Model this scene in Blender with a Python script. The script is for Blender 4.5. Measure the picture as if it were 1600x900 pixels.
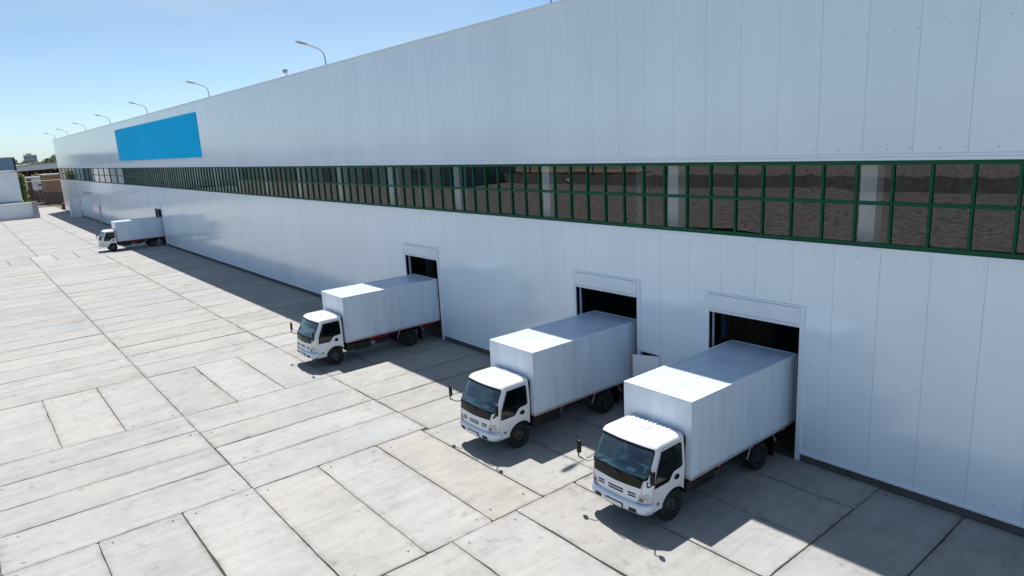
import bpy, bmesh, math, random
from mathutils import Vector, Matrix
R = math.radians
random.seed(7)
scn = bpy.context.scene
col = scn.collection
for o in list(bpy.data.objects): bpy.data.objects.remove(o)

# ------------------------------------------------------------------ camera
CAM = (-17.465, 0.0, 9.42)
YAW, PITCH, ROLL, FPX = 0.677106, 0.214841, -0.053166, 1063.805
fw = Vector((math.sin(YAW)*math.cos(PITCH), math.cos(YAW)*math.cos(PITCH), -math.sin(PITCH)))
rt = Vector((math.cos(YAW), -math.sin(YAW), 0)); up = rt.cross(fw)
cr, sr = math.cos(ROLL), math.sin(ROLL)
right = cr*rt + sr*up; upv = -sr*rt + cr*up
cd = bpy.data.cameras.new('camera'); cam = bpy.data.objects.new('camera', cd); col.objects.link(cam)
cam.matrix_world = Matrix(((right.x, upv.x, -fw.x, CAM[0]), (right.y, upv.y, -fw.y, CAM[1]), (right.z, upv.z, -fw.z, CAM[2]), (0, 0, 0, 1)))
cd.sensor_width = 36.0; cd.sensor_fit = 'HORIZONTAL'; cd.lens = 36.0*FPX/1600.0
cd.clip_start = 0.1; cd.clip_end = 6000
scn.camera = cam

# ------------------------------------------------------------------ sky, sun, exposure
SUNV = Vector((0.255, 0.367, 1.0))
ELEV = math.atan2(1.0, math.hypot(SUNV.x, SUNV.y)); AZ = math.atan2(SUNV.x, SUNV.y)
w = bpy.data.worlds.new('World'); scn.world = w; w.use_nodes = True
nt = w.node_tree; bg = nt.nodes['Background']
sky = nt.nodes.new('ShaderNodeTexSky'); sky.sky_type = 'NISHITA'; sky.sun_disc = False
sky.sun_elevation = ELEV; sky.sun_rotation = AZ; sky.altitude = 100
sky.air_density = 0.62; sky.dust_density = 0.65; sky.ozone_density = 3.2
tcw = nt.nodes.new('ShaderNodeTexCoord'); mpw = nt.nodes.new('ShaderNodeMapping'); mpw.inputs['Scale'].default_value = (1.0, 1.6, 6.0); mpw.inputs['Rotation'].default_value = (0.1, 0.15, 0.5)
nzw = nt.nodes.new('ShaderNodeTexNoise'); nzw.inputs['Scale'].default_value = 2.2; nzw.inputs['Detail'].default_value = 4; nzw.inputs['Roughness'].default_value = 0.62; nzw.inputs['Distortion'].default_value = 0.6
rpw = nt.nodes.new('ShaderNodeValToRGB'); rpw.color_ramp.elements[0].position = 0.36; rpw.color_ramp.elements[0].color = (0, 0, 0, 1); rpw.color_ramp.elements[1].position = 0.85; rpw.color_ramp.elements[1].color = (0.5, 0.5, 0.5, 1)
mxw = nt.nodes.new('ShaderNodeMix'); mxw.data_type = 'RGBA'; mxw.inputs[7].default_value = (4.3, 5.15, 5.6, 1)
nt.links.new(tcw.outputs['Generated'], mpw.inputs[0]); nt.links.new(mpw.outputs[0], nzw.inputs['Vector']); nt.links.new(nzw.outputs['Fac'], rpw.inputs[0]); nt.links.new(rpw.outputs[0], mxw.inputs[0])
tnt = nt.nodes.new('ShaderNodeMix'); tnt.data_type = 'RGBA'; tnt.blend_type = 'MULTIPLY'; tnt.inputs[0].default_value = 1.0; tnt.inputs[7].default_value = (1.0, 1.065, 1.0, 1)
nt.links.new(sky.outputs[0], tnt.inputs[6]); nt.links.new(tnt.outputs[2], mxw.inputs[6]); nt.links.new(mxw.outputs[2], bg.inputs[0]); bg.inputs[1].default_value = 0.099
sl = bpy.data.lights.new('sun', 'SUN'); sl.energy = 4.9; sl.angle = R(0.53); sl.color = (1.0, 0.958, 0.90)
sun = bpy.data.objects.new('sun', sl); col.objects.link(sun)
sun.rotation_euler = SUNV.to_track_quat('Z', 'Y').to_euler(); sun.location = (0, 0, 60)
vs = scn.view_settings; vs.view_transform = 'Standard'; vs.look = 'None'; vs.gamma = 1; vs.exposure = 0.6
scn.render.engine = 'CYCLES'
scn.cycles.max_bounces = 8; scn.cycles.transparent_max_bounces = 12
scn.cycles.caustics_reflective = False; scn.cycles.caustics_refractive = False

# ------------------------------------------------------------------ helpers
def tag(o, label=None, cat=None, group=None, kind=None):
    if label: o['label'] = label
    if cat: o['category'] = cat
    if group: o['group'] = group
    if kind: o['kind'] = kind
    return o
def empty(name, loc=(0, 0, 0), rz=0, label=None, cat=None, group=None):
    o = bpy.data.objects.new(name, None); col.objects.link(o); o.location = loc; o.rotation_euler = (0, 0, rz)
    o.empty_display_size = 0.2
    return tag(o, label, cat, group)
def link(name, me, parent=None, loc=(0, 0, 0)):
    o = bpy.data.objects.new(name, me); col.objects.link(o); o.parent = parent; o.location = loc
    return o
def copy_tree(o, parent=None):
    c = o.copy(); col.objects.link(c); c.parent = parent
    for ch in list(o.children): copy_tree(ch, c)
    return c
class MB:
    def __init__(s): s.v = []; s.f = []
    def add(s, vs, fs):
        n = len(s.v); s.v += [tuple(p) for p in vs]; s.f += [tuple(i+n for i in f) for f in fs]; return s
    def box(s, x0, x1, y0, y1, z0, z1):
        return s.add([(x0, y0, z0), (x1, y0, z0), (x1, y1, z0), (x0, y1, z0), (x0, y0, z1), (x1, y0, z1), (x1, y1, z1), (x0, y1, z1)],
                     [(3, 2, 1, 0), (4, 5, 6, 7), (0, 1, 5, 4), (1, 2, 6, 5), (2, 3, 7, 6), (3, 0, 4, 7)])
    def tube(s, pts, r, n=8, caps=True):
        pts = [Vector(p) for p in pts]; rs = r if isinstance(r, (list, tuple)) else [r]*len(pts)
        d0 = (pts[1]-pts[0]).normalized(); a = d0.orthogonal().normalized()
        vs = []; fs = []
        for i, p in enumerate(pts):
            d = (pts[min(i+1, len(pts)-1)]-pts[max(i-1, 0)]).normalized()
            a = (a-d*a.dot(d)); a = a.normalized() if a.length > 1e-6 else d.orthogonal().normalized(); b = d.cross(a)
            for k in range(n):
                t = 2*math.pi*k/n; vs.append(p+(a*math.cos(t)+b*math.sin(t))*rs[i])
        for i in range(len(pts)-1):
            for k in range(n): fs.append((i*n+k, i*n+(k+1) % n, (i+1)*n+(k+1) % n, (i+1)*n+k))
        if caps: fs.append(tuple(range(n-1, -1, -1))); fs.append(tuple((len(pts)-1)*n+k for k in range(n)))
        return s.add(vs, fs)
    def lathe(s, prof, c=(0, 0, 0), axis='y', n=24):
        # prof: (radius, along-axis)
        vs = []; fs = []; m = len(prof)
        for k in range(n):
            t = 2*math.pi*k/n
            for r, h in prof:
                if axis == 'y': vs.append((c[0]+r*math.cos(t), c[1]+h, c[2]+r*math.sin(t)))
                else: vs.append((c[0]+r*math.cos(t), c[1]+r*math.sin(t), c[2]+h))
        for k in range(n):
            k2 = (k+1) % n
            for i in range(m-1): fs.append((k*m+i, k*m+i+1, k2*m+i+1, k2*m+i))
        return s.add(vs, fs)
    def prism(s, poly, y0, y1):
        # poly of (x,z), extruded along y
        n = len(poly)
        return s.add([(x, y0, z) for x, z in poly]+[(x, y1, z) for x, z in poly],
                     [tuple(range(n)), tuple(range(2*n-1, n-1, -1))]+[(i, i+n, (i+1) % n+n, (i+1) % n) for i in range(n)])
    def mesh(s, name, mat, smooth=None, bevel=0):
        me = bpy.data.meshes.new(name); me.from_pydata(s.v, [], s.f)
        bm = bmesh.new(); bm.from_mesh(me)
        bmesh.ops.recalc_face_normals(bm, faces=bm.faces)
        if bevel: bmesh.ops.bevel(bm, geom=list(bm.edges), offset=bevel, segments=2, profile=0.5, affect='EDGES', clamp_overlap=True)
        bm.to_mesh(me); bm.free()
        if smooth is not None:
            me.polygons.foreach_set('use_smooth', [True]*len(me.polygons)); me.set_sharp_from_angle(angle=R(smooth))
        if mat: me.materials.append(mat)
        return me
    def build(s, name, mat, parent=None, smooth=None, loc=(0, 0, 0), bevel=0):
        return link(name, s.mesh(name, mat, smooth, bevel), parent, loc)
def lerp(tab, z):
    if z <= tab[0][0]: return tab[0][1]
    for (a, b), (c, d) in zip(tab, tab[1:]):
        if z <= c: return b+(d-b)*(z-a)/(c-a)
    return tab[-1][1]

# ------------------------------------------------------------------ materials
def mat(name, c, rough=0.5, metal=0.0, spec=0.5, coat=0.0):
    m = bpy.data.materials.new(name); m.use_nodes = True; b = m.node_tree.nodes['Principled BSDF']
    b.inputs['Base Color'].default_value = (*c, 1); b.inputs['Roughness'].default_value = rough; b.inputs['Metallic'].default_value = metal
    b.inputs['Specular IOR Level'].default_value = spec
    if coat: b.inputs['Coat Weight'].default_value = coat; b.inputs['Coat Roughness'].default_value = 0.06
    return m
def N(m, t, **kw):
    n = m.node_tree.nodes.new(t)
    for k, v in kw.items():
        if k in n.inputs: n.inputs[k].default_value = v
        else: setattr(n, k, v)
    return n
def L(m, a, b): m.node_tree.links.new(a, b)
def B(m): return m.node_tree.nodes['Principled BSDF']
def ramp(m, fac, stops):
    r = N(m, 'ShaderNodeValToRGB'); e = r.color_ramp.elements
    while len(e) < len(stops): e.new(0.5)
    for el, (p, c) in zip(e, stops): el.position = p; el.color = (*c, 1) if len(c) == 3 else c
    L(m, fac, r.inputs[0]); return r
def mix(m, a, b, fac, mode='MULTIPLY'):
    x = N(m, 'ShaderNodeMix'); x.data_type = 'RGBA'; x.blend_type = mode
    for s_, v in ((6, a), (7, b), (0, fac)):
        if hasattr(v, 'is_linked') or hasattr(v, 'links'): L(m, v, x.inputs[s_])
        elif isinstance(v, (int, float)): x.inputs[s_].default_value = v
        else: x.inputs[s_].default_value = (*v, 1)
    return x.outputs[2]
def grimy(name, c, rough=0.5, amt=0.25, scale=1.5, metal=0, spec=0.5, coat=0, bump=0.0, stretch=(1, 1, 1)):
    m = mat(name, c, rough, metal, spec, coat)
    tc = N(m, 'ShaderNodeTexCoord'); mp = N(m, 'ShaderNodeMapping'); mp.inputs['Scale'].default_value = stretch
    L(m, tc.outputs['Object'], mp.inputs[0])
    oi = N(m, 'ShaderNodeObjectInfo'); ml = N(m, 'ShaderNodeVectorMath', operation='MULTIPLY_ADD'); cb = N(m, 'ShaderNodeCombineXYZ')
    for i in range(3): L(m, oi.outputs['Random'], cb.inputs[i])
    L(m, cb.outputs[0], ml.inputs[0]); ml.inputs[1].default_value = (37, 53, 71); L(m, tc.outputs['Object'], ml.inputs[2]); L(m, ml.outputs[0], mp.inputs[0])
    n = N(m, 'ShaderNodeTexNoise', Scale=scale, Detail=8.0, Roughness=0.62); L(m, mp.outputs[0], n.inputs['Vector'])
    r = ramp(m, n.outputs['Fac'], [(0.3, (1-amt,)*3), (0.65, (1, 1, 1))])
    L(m, mix(m, c, r.outputs[0], 1.0), B(m).inputs['Base Color'])
    if bump:
        bp = N(m, 'ShaderNodeBump', Strength=bump, Distance=0.02); L(m, n.outputs['Fac'], bp.inputs['Height']); L(m, bp.outputs[0], B(m).inputs['Normal'])
    return m

def concrete_mat():
    m = mat('slab_concrete', (0.5, 0.5, 0.48), 0.82, spec=0.3)
    oi = N(m, 'ShaderNodeObjectInfo'); tc = N(m, 'ShaderNodeTexCoord'); ge = N(m, 'ShaderNodeNewGeometry')
    off = N(m, 'ShaderNodeVectorMath', operation='MULTIPLY_ADD')
    cmb = N(m, 'ShaderNodeCombineXYZ')
    for i in range(3): L(m, oi.outputs['Random'], cmb.inputs[i])
    L(m, cmb.outputs[0], off.inputs[0]); off.inputs[1].default_value = (90, 57, 33); L(m, tc.outputs['Object'], off.inputs[2])
    P = off.outputs[0]
    def noise(sc, det, ro, st=None, dist=0.0):
        n = N(m, 'ShaderNodeTexNoise', Scale=sc, Detail=det, Roughness=ro, Distortion=dist)
        if st:
            mp = N(m, 'ShaderNodeMapping'); mp.inputs['Scale'].default_value = st[0]; mp.inputs['Rotation'].default_value = (0, 0, st[1]); L(m, P, mp.inputs[0]); L(m, mp.outputs[0], n.inputs['Vector'])
        else: L(m, P, n.inputs['Vector'])
        return n.outputs['Fac']
    big = noise(0.55, 5, 0.65, dist=0.1)
    c = mix(m, oi.outputs['Color'], ramp(m, big, [(0.28, (0.84, 0.845, 0.85)), (0.52, (1, 1, 1)), (0.75, (1.07, 1.05, 1.02))]).outputs[0], 1.0)
    st = noise(1.0, 7, 0.66, ((0.45, 3.6, 1), 0.35), 0.15)
    c = mix(m, c, ramp(m, st, [(0.3, (0.86, 0.85, 0.84)), (0.55, (1, 1, 1)), (0.75, (1.05, 1.05, 1.05))]).outputs[0], 0.85)
    mid = noise(3.2, 8, 0.7)
    c = mix(m, c, ramp(m, mid, [(0.25, (0.80, 0.79, 0.77)), (0.45, (0.98, 0.98, 0.98)), (0.7, (1.03, 1.03, 1.03))]).outputs[0], 1.0)
    fine = noise(45, 4, 0.75)
    c = mix(m, c, ramp(m, fine, [(0.3, (0.86, 0.86, 0.86)), (0.6, (1.03, 1.03, 1.03))]).outputs[0], 0.8)
    # sparse stains and oil drips
    sp = noise(1.9, 8, 0.68, dist=0.15)
    c = mix(m, c, ramp(m, sp, [(0.28, (0.6, 0.57, 0.53)), (0.42, (1, 1, 1))]).outputs[0], 0.7)
    pit = N(m, 'ShaderNodeTexVoronoi', Scale=2.1, Randomness=1.0); L(m, P, pit.inputs['Vector'])
    wob = noise(18, 3, 0.6)
    ad = N(m, 'ShaderNodeMath', operation='MULTIPLY_ADD'); L(m, wob, ad.inputs[0]); ad.inputs[1].default_value = 0.07; L(m, pit.outputs['Distance'], ad.inputs[2])
    c = mix(m, c, ramp(m, ad.outputs[0], [(0.052, (0.5, 0.48, 0.46)), (0.078, (1, 1, 1))]).outputs[0], 0.55)
    # dirt that has washed along the joints: edge attribute broken up by noise
    at = N(m, 'ShaderNodeAttribute', attribute_name='edge'); e1 = N(m, 'ShaderNodeMath', operation='POWER'); L(m, at.outputs['Fac'], e1.inputs[0]); e1.inputs[1].default_value = 2.4
    en = noise(2.6, 6, 0.7); e2 = N(m, 'ShaderNodeMapRange'); e2.inputs['From Min'].default_value = 0.38; e2.inputs['From Max'].default_value = 0.68; L(m, en, e2.inputs['Value'])
    e3 = N(m, 'ShaderNodeMath', operation='MULTIPLY'); L(m, e1.outputs[0], e3.inputs[0]); L(m, e2.outputs[0], e3.inputs[1])
    c = mix(m, c, (0.60, 0.57, 0.53), e3.outputs[0])
    L(m, c, B(m).inputs['Base Color'])
    bp = N(m, 'ShaderNodeBump', Strength=0.35, Distance=0.008); L(m, mid, bp.inputs['Height'])
    bp2 = N(m, 'ShaderNodeBump', Strength=0.25, Distance=0.004); L(m, fine, bp2.inputs['Height']); L(m, bp.outputs[0], bp2.inputs['Normal'])
    L(m, bp2.outputs[0], B(m).inputs['Normal'])
    return m
def panel_mat(name, c):
    m = mat(name, c, 0.2, spec=0.95)
    oi = N(m, 'ShaderNodeObjectInfo'); ge = N(m, 'ShaderNodeNewGeometry')
    r = ramp(m, oi.outputs['Random'], [(0, (0.975, 0.978, 0.98)), (1, (1, 1, 1))])
    n = N(m, 'ShaderNodeTexNoise', Scale=0.35, Detail=6.0, Roughness=0.65); mp = N(m, 'ShaderNodeMapping'); mp.inputs['Scale'].default_value = (1, 1, 0.25)
    L(m, ge.outputs['Position'], mp.inputs[0]); L(m, mp.outputs[0], n.inputs['Vector'])
    r2 = ramp(m, n.outputs['Fac'], [(0.3, (0.93, 0.93, 0.935)), (0.6, (1, 1, 1))])
    c1 = mix(m, c, r.outputs[0], 1.0); c1 = mix(m, c1, r2.outputs[0], 1.0)
    # fine vertical micro ribs of the sheet, their shading put into the colour
    sx = N(m, 'ShaderNodeSeparateXYZ'); L(m, ge.outputs['Position'], sx.inputs[0])
    mu = N(m, 'ShaderNodeMath', operation='MULTIPLY'); mu.inputs[1].default_value = 2*math.pi/0.113; L(m, sx.outputs['Y'], mu.inputs[0])
    si = N(m, 'ShaderNodeMath', operation='SINE'); L(m, mu.outputs[0], si.inputs[0])
    pw = N(m, 'ShaderNodeMath', operation='POWER'); ab = N(m, 'ShaderNodeMath', operation='ABSOLUTE'); L(m, si.outputs[0], ab.inputs[0]); L(m, ab.outputs[0], pw.inputs[0]); pw.inputs[1].default_value = 12
    rr = ramp(m, pw.outputs[0], [(0.0, (1, 1, 1)), (1.0, (0.93, 0.935, 0.94))])
    c1 = mix(m, c1, rr.outputs[0], 0.7)
    L(m, c1, B(m).inputs['Base Color'])
    n2 = N(m, 'ShaderNodeTexNoise', Scale=0.5, Detail=2.0); L(m, ge.outputs['Position'], n2.inputs['Vector'])
    bp = N(m, 'ShaderNodeBump', Strength=0.10, Distance=0.05); L(m, n2.outputs['Fac'], bp.inputs['Height']); L(m, bp.outputs[0], B(m).inputs['Normal'])
    rg = N(m, 'ShaderNodeMapRange'); rg.inputs['To Min'].default_value = 0.09; rg.inputs['To Max'].default_value = 0.2; L(m, n.outputs['Fac'], rg.inputs['Value']); L(m, rg.outputs[0], B(m).inputs['Roughness'])
    return m
def glass_mat(name, tint, ior=1.5, bumpy=0.0, boost=0.0):
    m = bpy.data.materials.new(name); m.use_nodes = True; t = m.node_tree; t.nodes.clear()
    out = N(m, 'ShaderNodeOutputMaterial'); tr = N(m, 'ShaderNodeBsdfTransparent'); tr.inputs[0].default_value = (*tint, 1)
    gl = N(m, 'ShaderNodeBsdfGlossy'); gl.inputs['Roughness'].default_value = 0.01; gl.inputs[0].default_value = (1, 1, 1, 1)
    fr = N(m, 'ShaderNodeFresnel', IOR=ior); mx = N(m, 'ShaderNodeMixShader')
    f = fr.outputs[0]
    gb_ = N(m, 'ShaderNodeNewGeometry'); ex = N(m, 'ShaderNodeMath', operation='MULTIPLY_ADD'); ex.inputs[1].default_value = -2.0; ex.inputs[2].default_value = 1.0; L(m, gb_.outputs['Backfacing'], ex.inputs[0])
    pw_ = N(m, 'ShaderNodeMath', operation='POWER'); pw_.inputs[0].default_value = ior; L(m, ex.outputs[0], pw_.inputs[1]); L(m, pw_.outputs[0], fr.inputs['IOR'])
    if boost:
        a = N(m, 'ShaderNodeMath', operation='MULTIPLY_ADD'); L(m, f, a.inputs[0]); a.inputs[1].default_value = 1-boost; a.inputs[2].default_value = boost; f = a.outputs[0]
    if bumpy:
        ge = N(m, 'ShaderNodeNewGeometry'); n = N(m, 'ShaderNodeTexNoise', Scale=0.9, Detail=1.0); L(m, ge.outputs['Position'], n.inputs['Vector'])
        bp = N(m, 'ShaderNodeBump', Strength=bumpy, Distance=0.02); L(m, n.outputs['Fac'], bp.inputs['Height']); L(m, bp.outputs[0], gl.inputs['Normal'])
    L(m, f, mx.inputs[0]); L(m, tr.outputs[0], mx.inputs[1]); L(m, gl.outputs[0], mx.inputs[2]); L(m, mx.outputs[0], out.inputs[0])
    return m
M = {}
M['slab'] = concrete_mat()
M['joint'] = grimy('joint_dirt', (0.06, 0.055, 0.05), 0.95, 0.5, 3)
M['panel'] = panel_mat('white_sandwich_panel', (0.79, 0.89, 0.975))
M['trim'] = grimy('white_trim', (0.78, 0.85, 0.92), 0.3, 0.08, 0.8)
M['plinth'] = grimy('plinth_concrete', (0.13, 0.125, 0.12), 0.9, 0.4, 2.5, bump=0.4)
M['green'] = grimy('green_frame', (0.0, 0.085, 0.034), 0.5, 0.15, 2, spec=0.25)
M['glass'] = glass_mat('window_glass', (0.82, 0.87, 0.89), 1.6, 0.012, 0.12)
M['col'] = grimy('interior_column_paint', (0.70, 0.72, 0.70), 0.6, 0.15, 0.8)
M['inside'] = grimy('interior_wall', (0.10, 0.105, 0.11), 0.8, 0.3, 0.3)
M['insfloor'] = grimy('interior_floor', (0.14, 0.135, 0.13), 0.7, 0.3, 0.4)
M['blue'] = grimy('blue_sign_sheet', (0.0, 0.54, 0.98), 0.6, 0.10, 0.25, spec=0.03)
M['pole'] = grimy('galvanised_pole', (0.35, 0.36, 0.37), 0.45, 0.15, 3, metal=0.6)
M['screw'] = mat('screw_cap', (0.24, 0.25, 0.27), 0.5)
M['seam'] = mat('dark_gap', (0.02, 0.02, 0.022), 0.9)
# truck materials
M['cab'] = grimy('white_truck_paint', (0.80, 0.815, 0.83), 0.26, 0.07, 1.3, coat=0.6)
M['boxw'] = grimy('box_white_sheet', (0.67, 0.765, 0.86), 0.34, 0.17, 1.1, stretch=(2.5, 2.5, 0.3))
M['boxroof'] = grimy('box_roof_sheet', (0.49, 0.595, 0.74), 0.35, 0.22, 0.9, stretch=(0.5, 3, 1))  # sky blue of the shaded roof is put into this base colour
M['boxtrim'] = grimy('box_alloy_trim', (0.62, 0.63, 0.64), 0.32, 0.15, 2, metal=0.5)
M['bumper'] = grimy('bumper_silver_white', (0.56, 0.65, 0.75), 0.22, 0.08, 2, metal=0.35)
M['black'] = grimy('black_plastic', (0.006, 0.006, 0.007), 0.35, 0.3, 4, spec=0.25)
M['cowl'] = mat('cowl_black', (0.008, 0.007, 0.007), 0.22, spec=0.25)
M['rubber'] = grimy('tyre_rubber', (0.018, 0.018, 0.018), 0.85, 0.4, 6)
M['rim'] = grimy('dark_rim', (0.035, 0.036, 0.04), 0.5, 0.3, 5)
M['bolt'] = mat('bolt_steel', (0.55, 0.56, 0.58), 0.3, metal=0.9)
M['chrome'] = mat('lamp_chrome', (0.42, 0.45, 0.48), 0.15, metal=0.9)
M['lens'] = glass_mat('lamp_lens', (0.9, 0.92, 0.95), 1.45)
M['ws'] = glass_mat('windscreen_glass', (0.42, 0.80, 0.82), 1.5, 0, 0.08)
M['sideglass'] = glass_mat('side_glass', (0.16, 0.2, 0.22), 1.5)
M['chassis'] = grimy('chassis_black', (0.02, 0.019, 0.019), 0.6, 0.4, 3)
M['red'] = grimy('red_oxide_paint', (0.30, 0.022, 0.02), 0.5, 0.35, 2)
M['orange'] = mat('orange_marker', (0.75, 0.10, 0.01), 0.3)
M['seat'] = grimy('seat_cloth', (0.12, 0.13, 0.14), 0.9, 0.2, 4)
M['dash'] = grimy('dash_plastic', (0.16, 0.18, 0.185), 0.6, 0.2, 4)
M['paper'] = mat('paper', (0.8, 0.8, 0.78), 0.8)
M['mirror'] = mat('mirror_glass', (0.8, 0.8, 0.8), 0.03, metal=1.0)
# surroundings
M['dirt'] = grimy('dirt', (0.16, 0.115, 0.085), 0.95, 0.55, 0.35, bump=1.0)
M['whiteblock'] = grimy('white_render', (0.80, 0.83, 0.86), 0.7, 0.10, 0.6)
M['greyblue'] = grimy('blue_grey_sheet', (0.16, 0.25, 0.33), 0.5, 0.25, 0.5, stretch=(3, 3, 0.2))
M['concw'] = grimy('weathered_concrete', (0.42, 0.42, 0.40), 0.9, 0.3, 1.2, bump=0.3)
M['brick'] = grimy('tan_brick', (0.40, 0.26, 0.18), 0.9, 0.2, 1.5)
M['greyroof'] = grimy('grey_roof_sheet', (0.36, 0.36, 0.38), 0.6, 0.2, 0.8)
M['maroon'] = grimy('maroon_wall', (0.10, 0.02, 0.025), 0.8, 0.4, 0.5)
M['fence'] = grimy('weathered_board', (0.17, 0.13, 0.115), 0.9, 0.35, 2)
M['yellow'] = mat('yellow_pipe_paint', (0.6, 0.42, 0.14), 0.5)
M['bark'] = grimy('bark', (0.07, 0.05, 0.035), 0.95, 0.4, 4)
M['net'] = grimy('dark_netting', (0.19, 0.185, 0.175), 0.9, 0.6, 1.5)
M['tower'] = grimy('tower_render', (0.42, 0.45, 0.52), 0.8, 0.1, 0.1)
M['pane_dark'] = mat('dark_pane', (0.05, 0.06, 0.08), 0.1)
M['teal'] = mat('teal_post', (0.12, 0.36, 0.38), 0.5)
def leaf_mat(name, c1, c2):
    m = mat(name, c1, 0.6, spec=0.3); ge = N(m, 'ShaderNodeNewGeometry')
    n = N(m, 'ShaderNodeTexNoise', Scale=0.9, Detail=4.0); L(m, ge.outputs['Position'], n.inputs['Vector'])
    r = ramp(m, n.outputs['Fac'], [(0.35, c1), (0.65, c2)]); L(m, r.outputs[0], B(m).inputs['Base Color'])
    B(m).inputs['Transmission Weight'].default_value = 0.0
    return m
M['leaf'] = leaf_mat('leaf_green', (0.03, 0.06, 0.015), (0.075, 0.115, 0.03))
M['leafy'] = leaf_mat('leaf_bright', (0.08, 0.12, 0.015), (0.16, 0.19, 0.03))
M['leafo'] = leaf_mat('leaf_olive', (0.05, 0.065, 0.02), (0.10, 0.10, 0.04))

# ================================================================== ground
g = MB(); g.add([(-900, -400, -0.22), (900, -400, -0.22), (900, 2600, -0.22), (-900, 2600, -0.22)], [(0, 1, 2, 3)])
tag(g.build('ground', grimy('earth', (0.17, 0.14, 0.105), 0.95, 0.4, 0.15)), kind='structure')
YX0, YX1, YY0, YY1 = -38.0, 0.10, -22.0, 186.0
g = MB(); g.box(YX0, 0.02, YY0, YY1, -0.20, -0.035)
yard = tag(g.build('concrete_yard', M['joint']), kind='structure')

CK = 0.62
M['pocket'] = grimy('lifting_pocket_grout', (0.14, 0.125, 0.11), 0.95, 0.5, 9)
PAL = [(0.50, 0.492, 0.473), (0.515, 0.508, 0.488), (0.49, 0.486, 0.472), (0.52, 0.51, 0.488), (0.50, 0.50, 0.495), (0.478, 0.47, 0.448)]
BLU = (0.483, 0.488, 0.489); WARM = (0.525, 0.503, 0.468); PALE = (0.535, 0.53, 0.515)
def slab_geo(mb, x0, x1, y0, y1, rnd, z=0.0, rough=1.0):
    g0 = lambda: 0.002+0.015*rnd.random()**2
    x0 += g0(); x1 -= g0(); y0 += g0(); y1 -= g0()
    corners = [(x0, y0), (x1, y0), (x1, y1), (x0, y1)]; out = []
    for i in range(4):
        a = corners[i]; b = corners[(i+1) % 4]; p = corners[i-1]
        chip = rnd.choice((0.0, 0.015, 0.03, 0.05, 0.12))*rough
        da = Vector((b[0]-a[0], b[1]-a[1])); dp = Vector((p[0]-a[0], p[1]-a[1])); ln = da.length; da.normalize(); dp.normalize()
        A = Vector(a)
        if chip: out.append(A+dp*chip*rnd.uniform(.6, 1.2)); out.append(A+(da+dp)*chip*0.25)
        out.append(A+da*max(chip*rnd.uniform(.6, 1.2), 0.004))
        n = 7 if ln > 3.5 else 3
        nin = Vector((-da.y, da.x))
        for k in range(1, n+1):
            t = (k+rnd.uniform(-.35, .35))/(n+1)
            d = abs(rnd.gauss(0, 0.005)) if rnd.random() > 0.13 else rnd.uniform(0.01, 0.03)
            out.append(A+da*ln*t+nin*d*rough)
    n = len(out); c = Vector(((x0+x1)/2, (y0+y1)/2))
    tx, ty = rnd.gauss(0, 0.0012), rnd.gauss(0, 0.0012); dz = rnd.gauss(0, 0.003)+z
    zz = lambda p: dz+(p.x-c.x)*tx+(p.y-c.y)*ty
    ins = [p+(c-p).normalized()*0.012 for p in out]
    E_ = 0.26; cl = lambda q, a, b: min(max(q, a+E_), b-E_)
    inn = [Vector((cl(p.x, x0, x1), cl(p.y, y0, y1))) for p in out]
    v = [(p.x-c.x, p.y-c.y, zz(p)) for p in inn]+[(p.x-c.x, p.y-c.y, zz(p)) for p in ins]+[(p.x-c.x, p.y-c.y, zz(p)-0.012) for p in out]+[(p.x-c.x, p.y-c.y, -0.035) for p in out]
    f = [(0, 0, 0)][:0]
    cs = sorted(range(n), key=lambda i: 0)
    f.append(('inner', n)); f += [(i+k*n+n, (i+1) % n+k*n+n, (i+1) % n+k*n, i+k*n) for k in range(3) for i in range(n)]
    # inner rectangle (its four corners only)
    m0 = len(v); zc = lambda x, y: dz+(x-c.x)*tx+(y-c.y)*ty
    v += [(x-c.x, y-c.y, zc(x, y)) for x, y in ((x0+E_, y0+E_), (x1-E_, y0+E_), (x1-E_, y1-E_), (x0+E_, y1-E_))]; f[0] = (m0, m0+1, m0+2, m0+3)
    return v, f, c
srnd = random.Random(21)
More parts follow.
